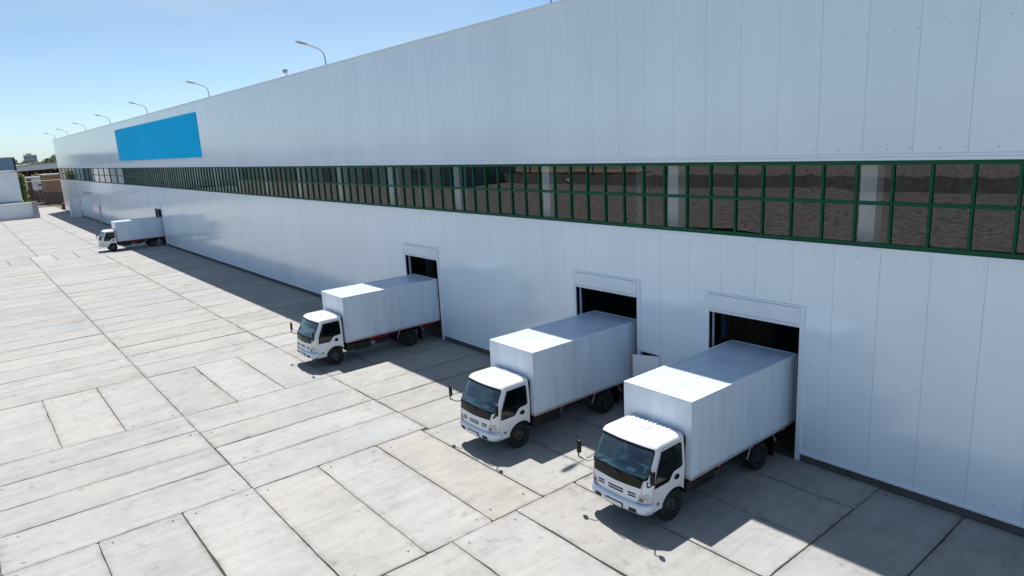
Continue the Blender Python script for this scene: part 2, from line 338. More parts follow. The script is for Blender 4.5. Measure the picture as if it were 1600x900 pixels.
def slab(x0, x1, y0, y1, color=None):
    v, f, c = slab_geo(None, x0, x1, y0, y1, srnd); nb = len(v); npk = 0
    if y1 < 70 and srnd.random() < .75:      # grouted lifting pockets near the slab ends
        lx = (x1-x0)/2; ly = (y1-y0)/2; lon = lx > ly; e = srnd.uniform(.25, .5)
        for sx_ in (-1, 1):
            for sy_ in (-1, 1):
                if srnd.random() < .3: continue
                px_, py_ = (sx_*(lx-e), sy_*(ly-.28)) if lon else (sx_*(lx-.28), sy_*(ly-e)); a_ = srnd.uniform(-.2, .2)+(0 if lon else 1.57)
                k_ = len(v); zt_ = max(q[2] for q in v[:nb])+.0015
                for i in range(7):
                    t_ = 6.283*i/7; rx, ry = .055*srnd.uniform(.6, 1.3)*math.cos(t_), .028*srnd.uniform(.6, 1.3)*math.sin(t_)
                    v.append((px_+rx*math.cos(a_)-ry*math.sin(a_), py_+rx*math.sin(a_)+ry*math.cos(a_), zt_))
                f.append(tuple(range(k_, k_+7))); npk += 1
    me = bpy.data.meshes.new('slab'); me.from_pydata(v, [], f); me.materials.append(M['slab']); me.materials.append(M['pocket'])
    ca = me.color_attributes.new('edge', 'FLOAT_COLOR', 'POINT'); nn = (nb-4)//4
    for i in range(npk): me.polygons[len(f)-1-i].material_index = 1
    for i in range(len(v)): e_ = 1.0 if nn <= i < 4*nn else 0.0; ca.data[i].color = (e_, e_, e_, 1)
    o = link('slab', me, yard, (c.x, c.y, 0))
    k = srnd.uniform(0.965, 1.03); cc = color or srnd.choice(PAL)
    o.color = (cc[0]*k*CK, cc[1]*k*CK, cc[2]*k*CK*1.01, 1)
    return o
A0, A1, A2, A3 = -18.12, -12.22, -6.35, 0.0
def strips(x0, x1, ys, cols={}):
    for i, (a, b) in enumerate(zip(ys, ys[1:])): slab(x0, x1, a, b, cols.get(i))
def longs(xs, y0, y1, cols={}):
    for i, (a, b) in enumerate(zip(xs, xs[1:])): slab(a, b, y0, y1, cols.get(i))
# front rows (nearest the camera)
longs([-17.5, -15.5, -13.5, -11.4, -9.57, -7.57, -5.48, -3.45, -1.48, A3], 6.78, 12.66, {4: PALE})
strips(-12.0, -6.0, [0.9, 2.9, 4.83, 6.78]); strips(-6.0, A3, [0.9, 2.9, 4.83, 6.78])
# second row
longs([A0, -16.12, -14.14, A1], 12.66, 18.95, {2: PALE}); longs([A1, -10.28, -8.29, -6.6], 12.66, 18.86, {1: PALE, 2: WARM})
longs([-6.6, -4.55, -2.3, A3], 12.66, 18.70)
strips(A0, A1, [18.95, 21.05, 22.75, 24.62, 26.5], {0: BLU, 3: BLU})
strips(A1, -6.36, [18.86, 20.85, 22.6, 24.3, 26.42], {0: BLU, 1: PALE})
strips(-6.36, A3, [18.70, 20.75, 22.45, 24.2, 26.42])
longs([A0, -16.05, -14.12, A1], 26.5, 32.75); longs([A1, -10.24, -8.32, -6.36], 26.42, 32.55, {1: PALE})
longs([-6.36, -4.3, -2.2, A3], 26.42, 32.55)
def rows(y, yend, r):
    ys = [y]
    while ys[-1] < yend-1.2: ys.append(ys[-1]+r.uniform(1.75, 2.25))
    ys[-1] = yend; return ys
rr = random.Random(5)
strips(A0, A1, [32.75, 35.15, 36.75, 38.9, 41.0, 43.2, 45.45, 47.9, 50.0]+rows(52.1, 80.75, rr), {6: BLU})
strips(A1, A2, [32.55, 34.75, 36.95, 39.0, 41.3, 44.7-1.4, 45.2, 47.3]+rows(49.3, 80.75, rr), {9: BLU})
strips(A2, A3, rows(32.55, 80.75, rr))
longs([-18.2, -16.2, -14.2, -12.24, -10.35, -8.42, -6.72, -4.6, -2.3, A3], 80.75, 86.4, {3: PALE, 5: BLU})
FX = [-17.4, -11.55, -5.75, A3]
for a, b in zip(FX, FX[1:]): strips(a, b, rows(86.4, 150.0, rr))
strips(-5.9, A3, rows(150.0, 184.0, rr))
# the paving outside the picture: same slabs, one mass
mb = MB(); r2 = random.Random(8)
def many(x0, x1, y0, y1):
    y = y0
    while y < y1-1.0:
        h = min(2.0, y1-y); v, f, c = slab_geo(None, x0, x1, y, y+h, r2); mb.add([(p[0]+c.x, p[1]+c.y, p[2]) for p in v], f); y += h
for x0, x1 in ((-24.1, A0), (-30.1, -24.1), (-36.0, -30.1)): many(x0, x1, -20, 150)
many(-12.0, -6.0, -20, .9); many(-6.0, 0.0, -20, .9); many(A0, -12.0, -20, 6.78)
many(-18.1, -17.4, 86.4, 150)
o = tag(mb.build('paving_slabs', M['slab'], yard), kind='stuff'); o.color = (0.37, 0.365, 0.35, 1)

# ================================================================== warehouse
WH0, WH1, DEPTH = -14.0, 164.0, 46.0
ZB, ZT, ZR = 6.36, 8.43, 14.0
wh = empty('warehouse', (0, 75, 0), label='long white panel-clad warehouse with a green-framed window band and truck doors', cat='warehouse')
OY = -75.0     # children carry world coordinates shifted by the root
def wb(mb, name, m, parent=wh, **k):
    mb.v = [(x, y+OY, z) for x, y, z in mb.v]; return mb.build(name, m, parent, **k)
DOORS = [(9.12, 12.05), (14.93, 17.88), (27.32, 30.28), (81.95, 84.9)]
DZ = 3.93; DH = 4.50
ANX = 0.14
P0, PW = 5.45, 1.135
k0 = int(math.floor((WH0-P0)/PW))
edges = [WH0]+[P0+PW*k for k in range(k0+1, int((WH1-P0)/PW)+1)]+[WH1]
lowpos = [e+0.55 if 0 < i < len(edges)-1 else e for i, e in enumerate(edges)]
SIDEDOOR = (121.4, 123.0, 2.6)
HATCH = (13.98, 14.82, 1.25, 2.05)
def cut_boxes(a, b, z0, z1):
    """panel rectangle minus door openings -> list of rectangles"""
    rects = [(a, b, z0, z1)]
    for (d0, d1, e0, e1) in [(p, q, 0, DH) for p, q in DOORS]+[(SIDEDOOR[0], SIDEDOOR[1], 0, SIDEDOOR[2]), HATCH]:
        new = []
        for (y0, y1, s0, s1) in rects:
            if y1 <= d0 or y0 >= d1 or s1 <= e0 or s0 >= e1: new.append((y0, y1, s0, s1)); continue
            if y0 < d0: new.append((y0, d0, s0, s1))
            if y1 > d1: new.append((d1, y1, s0, s1))
            m0, m1 = max(y0, d0), min(y1, d1)
            if s1 > e1: new.append((m0, m1, e1, s1))
            if s0 < e0: new.append((m0, m1, s0, e0))
        rects = new
    return rects
prnd = random.Random(3)
GAP = 0.003
for a, b in zip(edges, edges[1:]):
    px = prnd.uniform(-0.002, 0.002)
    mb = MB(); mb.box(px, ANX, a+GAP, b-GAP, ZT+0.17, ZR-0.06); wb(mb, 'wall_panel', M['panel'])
for a, b in zip(lowpos, lowpos[1:]):
    px = prnd.uniform(-0.002, 0.002)
    mb = MB()
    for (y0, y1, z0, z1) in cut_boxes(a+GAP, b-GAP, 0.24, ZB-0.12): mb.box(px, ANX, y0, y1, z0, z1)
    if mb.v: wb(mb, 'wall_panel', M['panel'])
# trims
def segs(a, b, cuts):
    out = []; y = a
    for c0, c1 in sorted(cuts):
        if c0 > y: out.append((y, c0))
        y = max(y, c1)
    if y < b: out.append((y, b))
    return out
for y0, y1 in segs(WH0, WH1, [(p-0.14, q+0.14) for p, q in DOORS]+[SIDEDOOR[:2]]):
    mb = MB(); mb.box(0.025, 0.2, y0, y1, -0.03, 0.215); wb(mb, 'plinth', M['plinth'])
    mb = MB(); mb.box(-0.03, 0.1, y0, y1, 0.215, 0.272); wb(mb, 'base_trim', M['trim'])
mb = MB(); mb.box(-0.05, 0.2, WH0, WH1, ZB-0.125, ZB-0.03); wb(mb, 'window_sill', M['trim'])
mb = MB(); mb.box(-0.045, 0.2, WH0, WH1, ZT+0.03, ZT+0.10); mb.box(-0.02, 0.19, WH0, WH1, ZT+0.10, ZT+0.175); wb(mb, 'window_head_trim', M['trim'])
mb = MB(); mb.box(-0.11, 0.5, WH0-.1, WH1+.1, ZR-0.07, ZR); wb(mb, 'roof_coping', M['trim'])  # overhang added to carry the roof's cast shadow further into the yard
# shell of the building
mb = MB(); mb.box(0.3, DEPTH, WH0, WH1, ZR-0.6, ZR-0.35); wb(mb, 'roof', M['greyroof'])
mb = MB(); mb.box(DEPTH-.2, DEPTH, WH0, WH1, -0.03, ZR-0.35); wb(mb, 'rear_wall', M['inside'])
for y0, y1 in ((WH0, WH0+.15), (WH1-.15, WH1)):
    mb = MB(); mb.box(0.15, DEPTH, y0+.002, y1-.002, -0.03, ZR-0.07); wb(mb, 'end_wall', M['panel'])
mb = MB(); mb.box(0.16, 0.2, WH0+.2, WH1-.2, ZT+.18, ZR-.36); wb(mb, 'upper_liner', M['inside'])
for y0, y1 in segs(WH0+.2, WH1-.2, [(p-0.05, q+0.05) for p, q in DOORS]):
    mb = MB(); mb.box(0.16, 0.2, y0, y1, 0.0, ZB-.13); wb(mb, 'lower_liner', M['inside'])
for p, q in DOORS:
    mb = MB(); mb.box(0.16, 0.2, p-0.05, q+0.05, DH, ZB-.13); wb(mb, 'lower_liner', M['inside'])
mb = MB(); mb.box(0.03, DEPTH, WH0, WH1, -0.2, 0.005); wb(mb, 'interior_floor', M['insfloor'])
mb = MB(); mb.box(16, 16.2, WH0+.2, WH1-.2, 0.005, 9.0); wb(mb, 'partition_wall', M['inside'])
# interior columns behind the glass
k = -1
while 7.72+6.06*k < WH1-2:
    y = 7.72+6.06*k; k += 1
    mb = MB(); mb.box(0.45, 0.85, y-0.2, y+0.2, 0.005, ZR-.62); mb.box(0.44, 0.90, y-0.26, y+0.26, 0.005, .4); wb(mb, 'column', M['col'])
    if k % 3 == 0:
        mb = MB(); mb.box(6.0, 6.4, y-0.2, y+0.2, 0.005, ZR-.62); wb(mb, 'column', M['col'])
# shelving inside the third door
def wpart(name, m, *boxes):
    mb = MB()
    for b in boxes: mb.box(*b)
    return wb(mb, name, m)
sh = wpart('storage_rack', M['chassis'], *[(9, 9.12, y, y+.12, .005, 4.6) for y in (25.5, 28.2, 30.9, 33.6)], *[(9.0, 9.9, 25.5, 33.7, z, z+.1) for z in (1.4, 2.8, 4.2)])
wpart('stored_crate', M['greyblue'], (9.1, 9.9, 26.0, 27.6, 1.51, 2.4)); wpart('stored_crate', M['greyblue'], (9.1, 9.9, 29.0, 30.2, 2.91, 3.7))
wpart('stored_crate', M['fence'], (7.5, 8.7, 14.2, 16.4, .01, 1.6)); wpart('stored_crate', M['blue'], (8.8, 9.8, 15.6, 17.5, .01, 2.2))
# doors: jambs, header with roll-up housing
for p, q in DOORS:
    fr = wpart('door_frame', M['trim'], (-0.045, 0.26, p-0.13, p, 0.0, DH+.05), (-0.045, 0.26, q, q+0.13, 0.0, DH+.05), (-0.045, 0.13, p+.001, q-.001, DH-.0, DH+.05))
    hd = wpart('roller_housing', M['trim'], (-0.065, 0.25, p+.002, q-.002, DZ+.10, DH-.012), (-0.03, 0.2, p+.004, q-.004, DZ, DZ+.094))
    mb = MB(); mb.box(-0.062, -0.04, p+.03, q-.03, DZ+.094, DZ+.10)
    e = wb(mb, 'shadow_gap', M['seam'])
# window band: one frame with every mullion and pane its own piece
band = empty('window_band'); band.parent = wh
def bb(mb, name, m): return wb(mb, name, m, band)
MP0, MPW = 4.43, 0.8515
kk = int((WH0-MP0)/MPW)-0
mull = [WH0]+[MP0+MPW*k for k in range(int((-4-MP0)/MPW), 113)]
far = []
y = mull[-1]+4.6
while y < WH1-1: far.append(y); y += 4.6
mull = mull+far+[WH1]
ZM = 7.42
for nm, z0, z1 in (('bottom_rail', ZB-.03, ZB+.075), ('top_rail', ZT-.075, ZT+.03)):
    mb = MB(); mb.box(-0.01, 0.13, WH0, WH1, z0, z1); bb(mb, nm, M['green'])
for i, y in enumerate(mull):
    t = 0.032
    mb = MB(); mb.box(0.0, 0.12, y-t, y+t, ZB+.075, ZT-.075); bb(mb, 'mullion', M['green'])
grnd = random.Random(12)
for a, b in zip(mull, mull[1:]):
    mb = MB(); mb.box(0.004, 0.116, a+.043, b-.043, ZM-.045, ZM+.045); bb(mb, 'transom', M['green'])
    for z0, z1 in ((ZB+.075, ZM-.045), (ZM+.045, ZT-.075)):
        j = [grnd.uniform(-.0007, .0007) for _ in range(3)]
        mb = MB(); mb.add([(0.06+j[0], a+.043, z0), (0.06+j[0]+j[1], b-.043, z0), (0.06+j[0]+j[1]+j[2], b-.043, z1), (0.06+j[0]+j[2], a+.043, z1)], [(3, 2, 1, 0)])
        bb(mb, 'pane', M['glass'])
# screw caps on the panel rows
mb = MB()
def screw(y, z): mb.lathe([(0.0, -0.012), (0.012, -0.01), (0.016, 0.002)], (0, 0, 0), 'y', 5) if False else mb.add([(-0.008, y-.009, z-.009), (-0.008, y+.009, z-.009), (-0.008, y+.009, z+.009), (-0.008, y-.009, z+.009), (0.004, y-.012, z-.012), (0.004, y+.012, z-.012), (0.004, y+.012, z+.012), (0.004, y-.012, z+.012)], [(0, 1, 2, 3), (0, 4, 5, 1), (1, 5, 6, 2), (2, 6, 7, 3), (3, 7, 4, 0)])
for a, b in zip(edges, edges[1:]):
    if a > 75: break
    for z in (ZT+.3, 11.4, 13.7):
        for y in (a+.06, (a+b)/2): screw(y, z+prnd.uniform(-.015, .015))
for a, b in zip(lowpos, lowpos[1:]):
    if a > 75: break
    for z in (0.5, 2.9, ZB-.3):
        for y in (a+.06, (a+b)/2):
            if not any(p-.2 < y < q+.2 and z < DH+.1 for p, q in DOORS) and not (13.9 < y < 14.9 and 1.2 < z < 2.1): screw(y, z+prnd.uniform(-.015, .015))
tag(wb(mb, 'screw_caps', M['screw']), kind='stuff')
# wall hatch with its flap swung out
hy0, hy1, hz0, hz1 = HATCH
ht = empty('wall_hatch'); ht.parent = wh
mb = MB(); mb.box(0.10, 0.13, hy0, hy1, hz0, hz1); wb(mb, 'hatch_back', M['seam'], ht)
mb = MB(); mb.box(-0.02, 0.1, hy0-.05, hy0, hz0-.05, hz1+.05); mb.box(-0.02, 0.1, hy1, hy1+.05, hz0-.05, hz1+.05); mb.box(-0.02, .1, hy0, hy1, hz1, hz1+.05); mb.box(-.02, .1, hy0, hy1, hz0-.05, hz0); wb(mb, 'hatch_frame', M['trim'], ht)
mb = MB(); mb.box(-0.03, 0.0, 0, 0.92, hz0, hz1-.02); mb.box(-0.036, -0.03, 0.03, 0.07, hz0+.03, hz1-.05); mb.box(-0.036, -0.03, 0.85, 0.89, hz0+.03, hz1-.05)
fl = mb.build('hatch_flap', M['trim'], ht, loc=(-0.03, hy0+OY, 0)); fl.rotation_euler = (0, 0, R(24))
# side door far along the wall, small fittings above it
wpart('side_door', M['trim'], (0.03, 0.08, SIDEDOOR[0]+.05, SIDEDOOR[1]-.05, .01, SIDEDOOR[2]-.05))
wpart('side_door_frame', M['greyroof'], (-0.05, 0.15, SIDEDOOR[0], SIDEDOOR[0]+.05, .0, SIDEDOOR[2]+1.2), (-0.05, 0.15, SIDEDOOR[1]-.05, SIDEDOOR[1], .0, SIDEDOOR[2]), (-0.05, .15, SIDEDOOR[0]+.05, SIDEDOOR[1]-.05, SIDEDOOR[2]-.05, SIDEDOOR[2]))
for y in (128.5, 131.2, 134.0): wpart('wall_vent', M['greyroof'], (-0.12, 0.0-.003, y, y+1.3, 4.3, 4.55))
for y in (121.2, 126.0, 130.6, 135.2): wpart('buttress_pad', M['concw'], (-0.35, 0.02, y, y+0.9, -.03, .45))
# low annex wall standing out from the far end
an = tag(MB().box(-1.55, -0.06, 141.5, 142.0, -0.03, 3.3).box(-1.75, -1.551, 141.2, 142.2, -0.03, 3.35).build('screen_wall', M['whiteblock']), 'low white screen wall standing out from the far end of the warehouse', 'wall')
# ------------------------------------------------------------------ blue sign
sg = empty('wall_sign', (-0.03, 82.0, 9.3), label='large blank blue signboard on the upper warehouse wall', cat='sign')
MB().box(-0.025, 0.0, -18.2, 18.2, 0.0, 3.82).build('sign_face', M['blue'], sg)
MB().box(0.0, 0.026, -18.1, 18.1, 0.08, 3.74).build('sign_frame', M['pole'], sg)
# ------------------------------------------------------------------ roof lamps
def make_lamp():
    r = empty('roof_lamp'); tag(r, None, 'street lamp', 'curved lamps along the roof edge')
    pts = [(0.1, 0, 0), (0.1, 0, .35), (0.07, 0, .6), (-0.02, 0, .82), (-0.2, 0, .98), (-0.5, 0, 1.10), (-1.0, 0, 1.24)]
    MB().tube(pts, [.05, .045, .04, .038, .036, .034, .03], 8).build('arm', M['pole'], r, 40)
    MB().box(0.0, 0.2, -.1, .1, 0, .04).build('base_plate', M['pole'], r)
    hd = MB(); ring = []
    for x, hw_, zt, zb in ((-0.95, .04, .05, -.02), (-1.08, .09, .075, -.04), (-1.3, .13, .085, -.05), (-1.55, .12, .075, -.045), (-1.72, .05, .04, -.02)):
        zc = 1.24+(-x-1.0)*.22; ring.append([(x, -hw_, zc), (x, -hw_*.6, zc+zt), (x, hw_*.6, zc+zt), (x, hw_, zc), (x, hw_*.7, zc+zb), (x, -hw_*.7, zc+zb)])
    vs = [p for q in ring for p in q]; fs = [(i*6+k, i*6+(k+1) % 6, (i+1)*6+(k+1) % 6, (i+1)*6+k) for i in range(4) for k in range(6)]+[tuple(range(6)), tuple(24+k for k in range(6))]
    hd.add(vs, fs).build('lamp_head', M['pole'], r, 50)
    MB().box(-1.55, -1.2, -.08, .08, 1.235, 1.25).build('lamp_glass', M['lens'], r)
    return r
lamp = make_lamp()
LL = ['curved roof lamp at the top picture edge, only its base in view', 'largest curved roof lamp, the nearest shown whole against the sky',
      'curved roof lamp just right of the blue signboard', 'curved roof lamp above the middle of the blue signboard', 'curved roof lamp just left of the blue signboard',
      'curved roof lamp second left of the blue signboard', 'curved roof lamp third left of the blue signboard', 'tiny curved roof lamp at the far corner of the warehouse']
for i, y in enumerate((18.9, 37.7, 60.0, 82.3, 103.5, 123.5, 143.6, 161.5)):
    o = lamp if i == 0 else copy_tree(lamp)
    o.location = (0.12, y, ZR); o.scale = (.9, .9, .9); o['label'] = LL[i]
fl = empty('floodlight', (0.1, 43.3, ZR), label='small box floodlight on the roof edge between two curved lamps', cat='floodlight')
MB().tube([(0, 0, 0), (0, 0, .3)], .03).build('bracket', M['pole'], fl); MB().box(-.15, .08, -.13, .13, .2, .44).build('housing', M['pole'], fl, bevel=.02); MB().box(-.165, -.15, -.10, .10, .23, .41).build('lens', M['lens'], fl)

# ================================================================== truck
SY = [(0.4, .865), (.75, .90), (1.2, .93), (1.42, .935), (2.0, .897), (2.08, .89), (2.14, .868), (2.2, .79)]
XF = [(0.4, 1.11), (.7, 1.13), (1.1, 1.125), (1.40, 1.08), (2.0, .75), (2.08, .72), (2.14, .67), (2.2, .57)]
RC = [(0.4, .22), (1.2, .21), (2.0, .15), (2.2, .13)]
XREAR = -0.37
ZS = [.5, .62, .75, .9, 1.05, 1.2, 1.33, 1.42, 1.55, 1.7, 1.85, 2.0, 2.05, 2.08, 2.12, 2.15, 2.18]
US = [-2+.2*i for i in range(21)]
def Fmap(off=0.0):
    def f(u, z):
        hw, xf, r = lerp(SY, z)+off, lerp(XF, z)+off, lerp(RC, z)+off; s = 1 if u >= 0 else -1; a = abs(u)
        if a <= 1: return (xf-.05*a*a, s*a*(hw-r), z)
        t = (a-1)*math.pi/2
        return (xf-.05-r+r*math.cos(t), s*(hw-r+r*math.sin(t)), z)
    return f
def fbx(z): return lerp(XF, z)-.05-lerp(RC, z)
def Smap(s, off=0.0):
    return lambda x, z: (x, s*(lerp(SY, z)+off), z)
def patch(outer, holes=(), ucuts=(), zcuts=(), fmap=None):
    """fill a 2-D outline (with holes), cut it along grid lines, and wrap it on a surface"""
    bm = bmesh.new(); ed = []
    for loop in (outer,)+tuple(holes):
        vs = [bm.verts.new((p[0], p[1], 0)) for p in loop]
        for i in range(len(vs)): ed.append(bm.edges.new((vs[i], vs[(i+1) % len(vs)])))
    bmesh.ops.triangle_fill(bm, use_beauty=True, use_dissolve=False, edges=ed)
    for u in ucuts: bmesh.ops.bisect_plane(bm, geom=bm.verts[:]+bm.edges[:]+bm.faces[:], dist=1e-5, plane_co=(u, 0, 0), plane_no=(1, 0, 0))
    for z in zcuts: bmesh.ops.bisect_plane(bm, geom=bm.verts[:]+bm.edges[:]+bm.faces[:], dist=1e-5, plane_co=(0, z, 0), plane_no=(0, 1, 0))
    bm.verts.index_update()
    v = [fmap(p.co.x, p.co.y) for p in bm.verts]; f = [tuple(q.index for q in fc.verts) for fc in bm.faces]
    bm.free(); return v, f
def inset(poly, d):
    c = (sum(p[0] for p in poly)/len(poly), sum(p[1] for p in poly)/len(poly)); out = []; n = len(poly)
    for i in range(n):
        a, b, e = poly[i-1], poly[i], poly[(i+1) % n]
        d1 = Vector((b[0]-a[0], b[1]-a[1])).normalized(); d2 = Vector((e[0]-b[0], e[1]-b[1])).normalized()
        n1 = Vector((-d1.y, d1.x)); n2 = Vector((-d2.y, d2.x)); m_ = n1+n2; m_ = m_/max(m_.dot(n1), .3)
        out.append((b[0]+m_.x*d, b[1]+m_.y*d))
    return out
def arc(cx, cz, r, a0, a1, n): return [(cx+r*math.cos(R(a0+(a1-a0)*i/n)), cz+r*math.sin(R(a0+(a1-a0)*i/n))) for i in range(n+1)]
def weld(mb, name, m, parent, ang=32):
    me = bpy.data.meshes.new(name); me.from_pydata(mb.v, [], mb.f)
    bm = bmesh.new(); bm.from_mesh(me); bmesh.ops.remove_doubles(bm, verts=bm.verts, dist=.0008); bmesh.ops.recalc_face_normals(bm, faces=bm.faces); bm.to_mesh(me); bm.free()
    me.polygons.foreach_set('use_smooth', [True]*len(me.polygons)); me.set_sharp_from_angle(angle=R(ang)); me.materials.append(m)
    return link(name, me, parent)
ZTOP = 2.18
WSH = [(-1.22, 1.42), (1.22, 1.42), (1.45, 1.46), (1.45, 1.99), (1.3, 2.045), (-1.3, 2.045), (-1.45, 1.99), (-1.45, 1.46)]
zs_side = [z for z in ZS if .62 <= z <= ZTOP]
def side_outline():
    fr = [(fbx(z), z) for z in zs_side]                      # bottom to top along the front pillar
    a = arc(0, .40, .485, 27, 142, 14)                       # wheel arch, front to rear
    rear = [(XREAR, z) for z in reversed(zs_side) if z > .72]
    return fr+rear+list(reversed(a))
DOORL = None
def door_outline():
    zz = [.72, .8, .9, 1.05, 1.2, 1.33, 1.42, 1.55, 1.7, 1.85, 2.0, 2.05]
    fr = [(fbx(z)-.035, z) for z in zz]
    a = arc(0, .40, .53, 37, 125, 10)
    return fr+[(-.31, 2.05), (-.31, .95), (-.31, a[-1][1]+.005)]+list(reversed(a))
WIN = [(fbx(1.16)-.085, 1.16), (fbx(1.42)-.085, 1.42), (fbx(1.7)-.085, 1.7), (fbx(1.97)-.085, 1.97), (-.22, 1.985), (-.255, 1.95), (-.255, 1.42), (-.2, 1.39), (.02, 1.375), (.12, 1.33), (.22, 1.2), (.28, 1.16)]
def make_truck():
    t = empty('box_truck'); tag(t, None, 'truck', 'white box trucks backed into the warehouse doors')
    # ---- cab shell
    cabm = MB()
    v, f = patch([(-2, .5), (2, .5), (2, ZTOP), (-2, ZTOP)], [WSH], US, ZS, Fmap()); cabm.add(v, f)
    so = side_outline(); do = door_outline()
    for s in (1, -1):
        v, f = patch(so, [do], [], ZS, Smap(s)); cabm.add(v, f)
        # lower front quarter between bumper height and the side sill
        v, f = patch([(.44, .5), (fbx(.5), .5), (fbx(.62), .62), (.44, .62)], [], [], [], Smap(s)); cabm.add(v, f)
    # roof: rings drawn in from the top edge
    F = Fmap(); top = [F(u, ZTOP) for u in US]+[(XREAR, lerp(SY, ZTOP), ZTOP), (XREAR, -lerp(SY, ZTOP), ZTOP)]
    top = [top[i] for i in range(len(US))]+[top[-2], top[-1]]
    c = Vector((-.02, 0, ZTOP)); n = len(top); vs = [tuple(p) for p in top]
    for k_, dz in ((.93, .022), (.85, .034), (.6, .045), (.3, .05)): vs += [(c.x+(p[0]-c.x)*k_, p[1]*k_, ZTOP+dz) for p in top]
    fs = [(r_*n+i, r_*n+(i+1) % n, (r_+1)*n+(i+1) % n, (r_+1)*n+i) for r_ in range(4) for i in range(n)]+[tuple(4*n+i for i in range(n))]
    cabm.add(vs, fs)
    # back wall
    bw = [(XREAR, lerp(SY, z), z) for z in zs_side if z > .72]; bw2 = [(XREAR, -y, z) for _, y, z in reversed(bw)]
    cabm.add(bw+bw2, [tuple(range(len(bw)*2))])
    cab = weld(cabm, 'cab', M['cab'], t)
    # roof ribs and hatch
    zr = ZTOP+.043
    for i, y in enumerate((-.56, -.42, -.28, .28, .42, .56)):
        MB().add(*ribgeo(y, zr-.006, .052, -.31, .40)).build('roof_rib', M['cab'], cab, 60)
    for i, y in enumerate((-.13, 0, .13)): MB().add(*ribgeo(y, zr, .055, -.32, -.12)).build('roof_rib', M['cab'], cab, 60)
    MB().box(-.10, .14, -.19, .19, zr-.02, zr+.05).build('roof_hatch', M['cab'], cab, 40, bevel=.02)
    # windscreen with gasket
    gk = MB(); gk.add(*patch(inset(WSH, -.035), [inset(WSH, .03)], US, ZS, Fmap(.004))); ws_g = weld(gk, 'windscreen_gasket', M['black'], t)
    wsm = MB(); wsm.add(*patch(inset(WSH, .02), [], US, ZS, Fmap(.0))); weld(wsm, 'windscreen', M['ws'], t)
    # black cowl panel, wipers
    cw = [(-1.16, 1.37), (-1.12, 1.185), (0, 1.165), (1.05, 1.185), (1.14, 1.37), (1.16, 1.415), (-1.16, 1.415)]
    m_ = MB(); m_.add(*patch(cw, [], US, ZS, Fmap(.005))); weld(m_, 'cowl_panel', M['cowl'], t)
    Fo = Fmap(.03)
    for u0, u1, z1 in ((-.55, .12, 1.62), (.35, 1.02, 1.60)):
        m_ = MB(); a, b = Vector(Fo(u1, 1.36)), Vector(Fo(u0, z1-.14))
        m_.tube([a, a+Vector((.02, 0, .02)), b], [.02, .017, .012], 6)
        wp = m_.build('wiper', M['black'], t)
    # grille slots
    for u0, u1 in ((-.34, .34), (-.86, -.54), (.54, .86)):
        for z0 in (.915, .985):
            g_ = MB(); g_.add(*patch([(u0, z0), (u1, z0), (u1, z0+.04), (u0, z0+.04)], [], [q for q in US if u0 < q < u1], [], Fmap(.004))); weld(g_, 'grille_slot', M['seam'], t)
    # front lid seam lines
    for s in (1, -1):
        m_ = MB(); m_.add(*patch([(s*1.17-.012, .82), (s*1.17+.012, .82), (s*1.17+.012, 1.41), (s*1.17-.012, 1.41)], [], [], ZS, Fmap(.002))); weld(m_, 'panel_seam', M['seam'], t)
    # headlights
    for s in (1, -1):
        ho = [(s*.90, .80), (s*1.74, .80), (s*1.76, 1.03), (s*1.6, 1.08), (s*.98, 1.01)]
        if s < 0: ho = ho[::-1]
        m_ = MB(); m_.add(*patch(ho, [], US, [.9], Fmap(.004))); hl = weld(m_, 'headlight', M['chrome'], t)
        m_ = MB(); m_.add(*patch(inset(ho, .01), [], US, [.9], Fmap(.02))); weld(m_, 'lens', M['lens'], hl)
        a = Vector(Fmap(.006)(s*1.25, .90))
        for uu, rr_ in ((1.18, .055), (1.46, .05)):
            p = Vector(Fmap(.010)(s*uu, .895)); ang = (uu-1)*math.pi/2*s
            m_ = MB(); d = Vector((math.cos(ang), math.sin(ang), 0)); m_.tube([p-d*.005, p+d*.006], [rr_, rr_*.8], 12); m_.build('bulb_reflector', M['dash'] if uu < 1.3 else M['bolt'], hl, 40)
        m_ = MB(); m_.add(*patch([(s*1.76, .80), (s*1.98, .80), (s*1.98, .96), (s*1.78, .975)][::s], [], US, [], Fmap(.006))); weld(m_, 'indicator', M['lens'], t)
    # bumper
    prof = [(-.02, .80), (.03, .797), (.055, .77), (.065, .70), (.06, .58), (.04, .53), (.0, .505), (-.04, .505)]
    us = [-2.0+.125*i for i in range(33)]; bmv = []; 
    for u in us:
        for of, z in prof:
            x, y, _ = Fmap(of)(u, .7); bmv.append((x, y, z))
    # short return along the cab sides
    npf = len(prof)
    bfs = [(i*npf+k_, i*npf+k_+1, (i+1)*npf+k_+1, (i+1)*npf+k_) for i in range(len(us)-1) for k_ in range(npf-1)]+[tuple(range(npf)), tuple((len(us)-1)*npf+k_ for k_ in range(npf))]
    bu = weld(MB().add(bmv, bfs), 'bumper', M['bumper'], t, 40)
    for s in (1, -1):
        m_ = MB(); m_.add(*patch([(s*.66, .565), (s*.98, .565), (s*.98, .655), (s*.66, .655)][::s], [], US, [], lambda u, z: (Fmap(.068)(u, .7)[0], Fmap(.068)(u, .7)[1], z))); weld(m_, 'bumper_slot', M['seam'], bu)
    m_ = MB(); xb = Fmap(.066)(0, .7)[0]; m_.box(xb+.004, xb+.018, -.27, .27, .555, .675); pl = m_.build('plate_holder', M['black'], bu)
    m_ = MB(); m_.box(xb+.019, xb+.024, -.255, .255, .568, .662); m_.build('number_plate', M['paper'], pl)
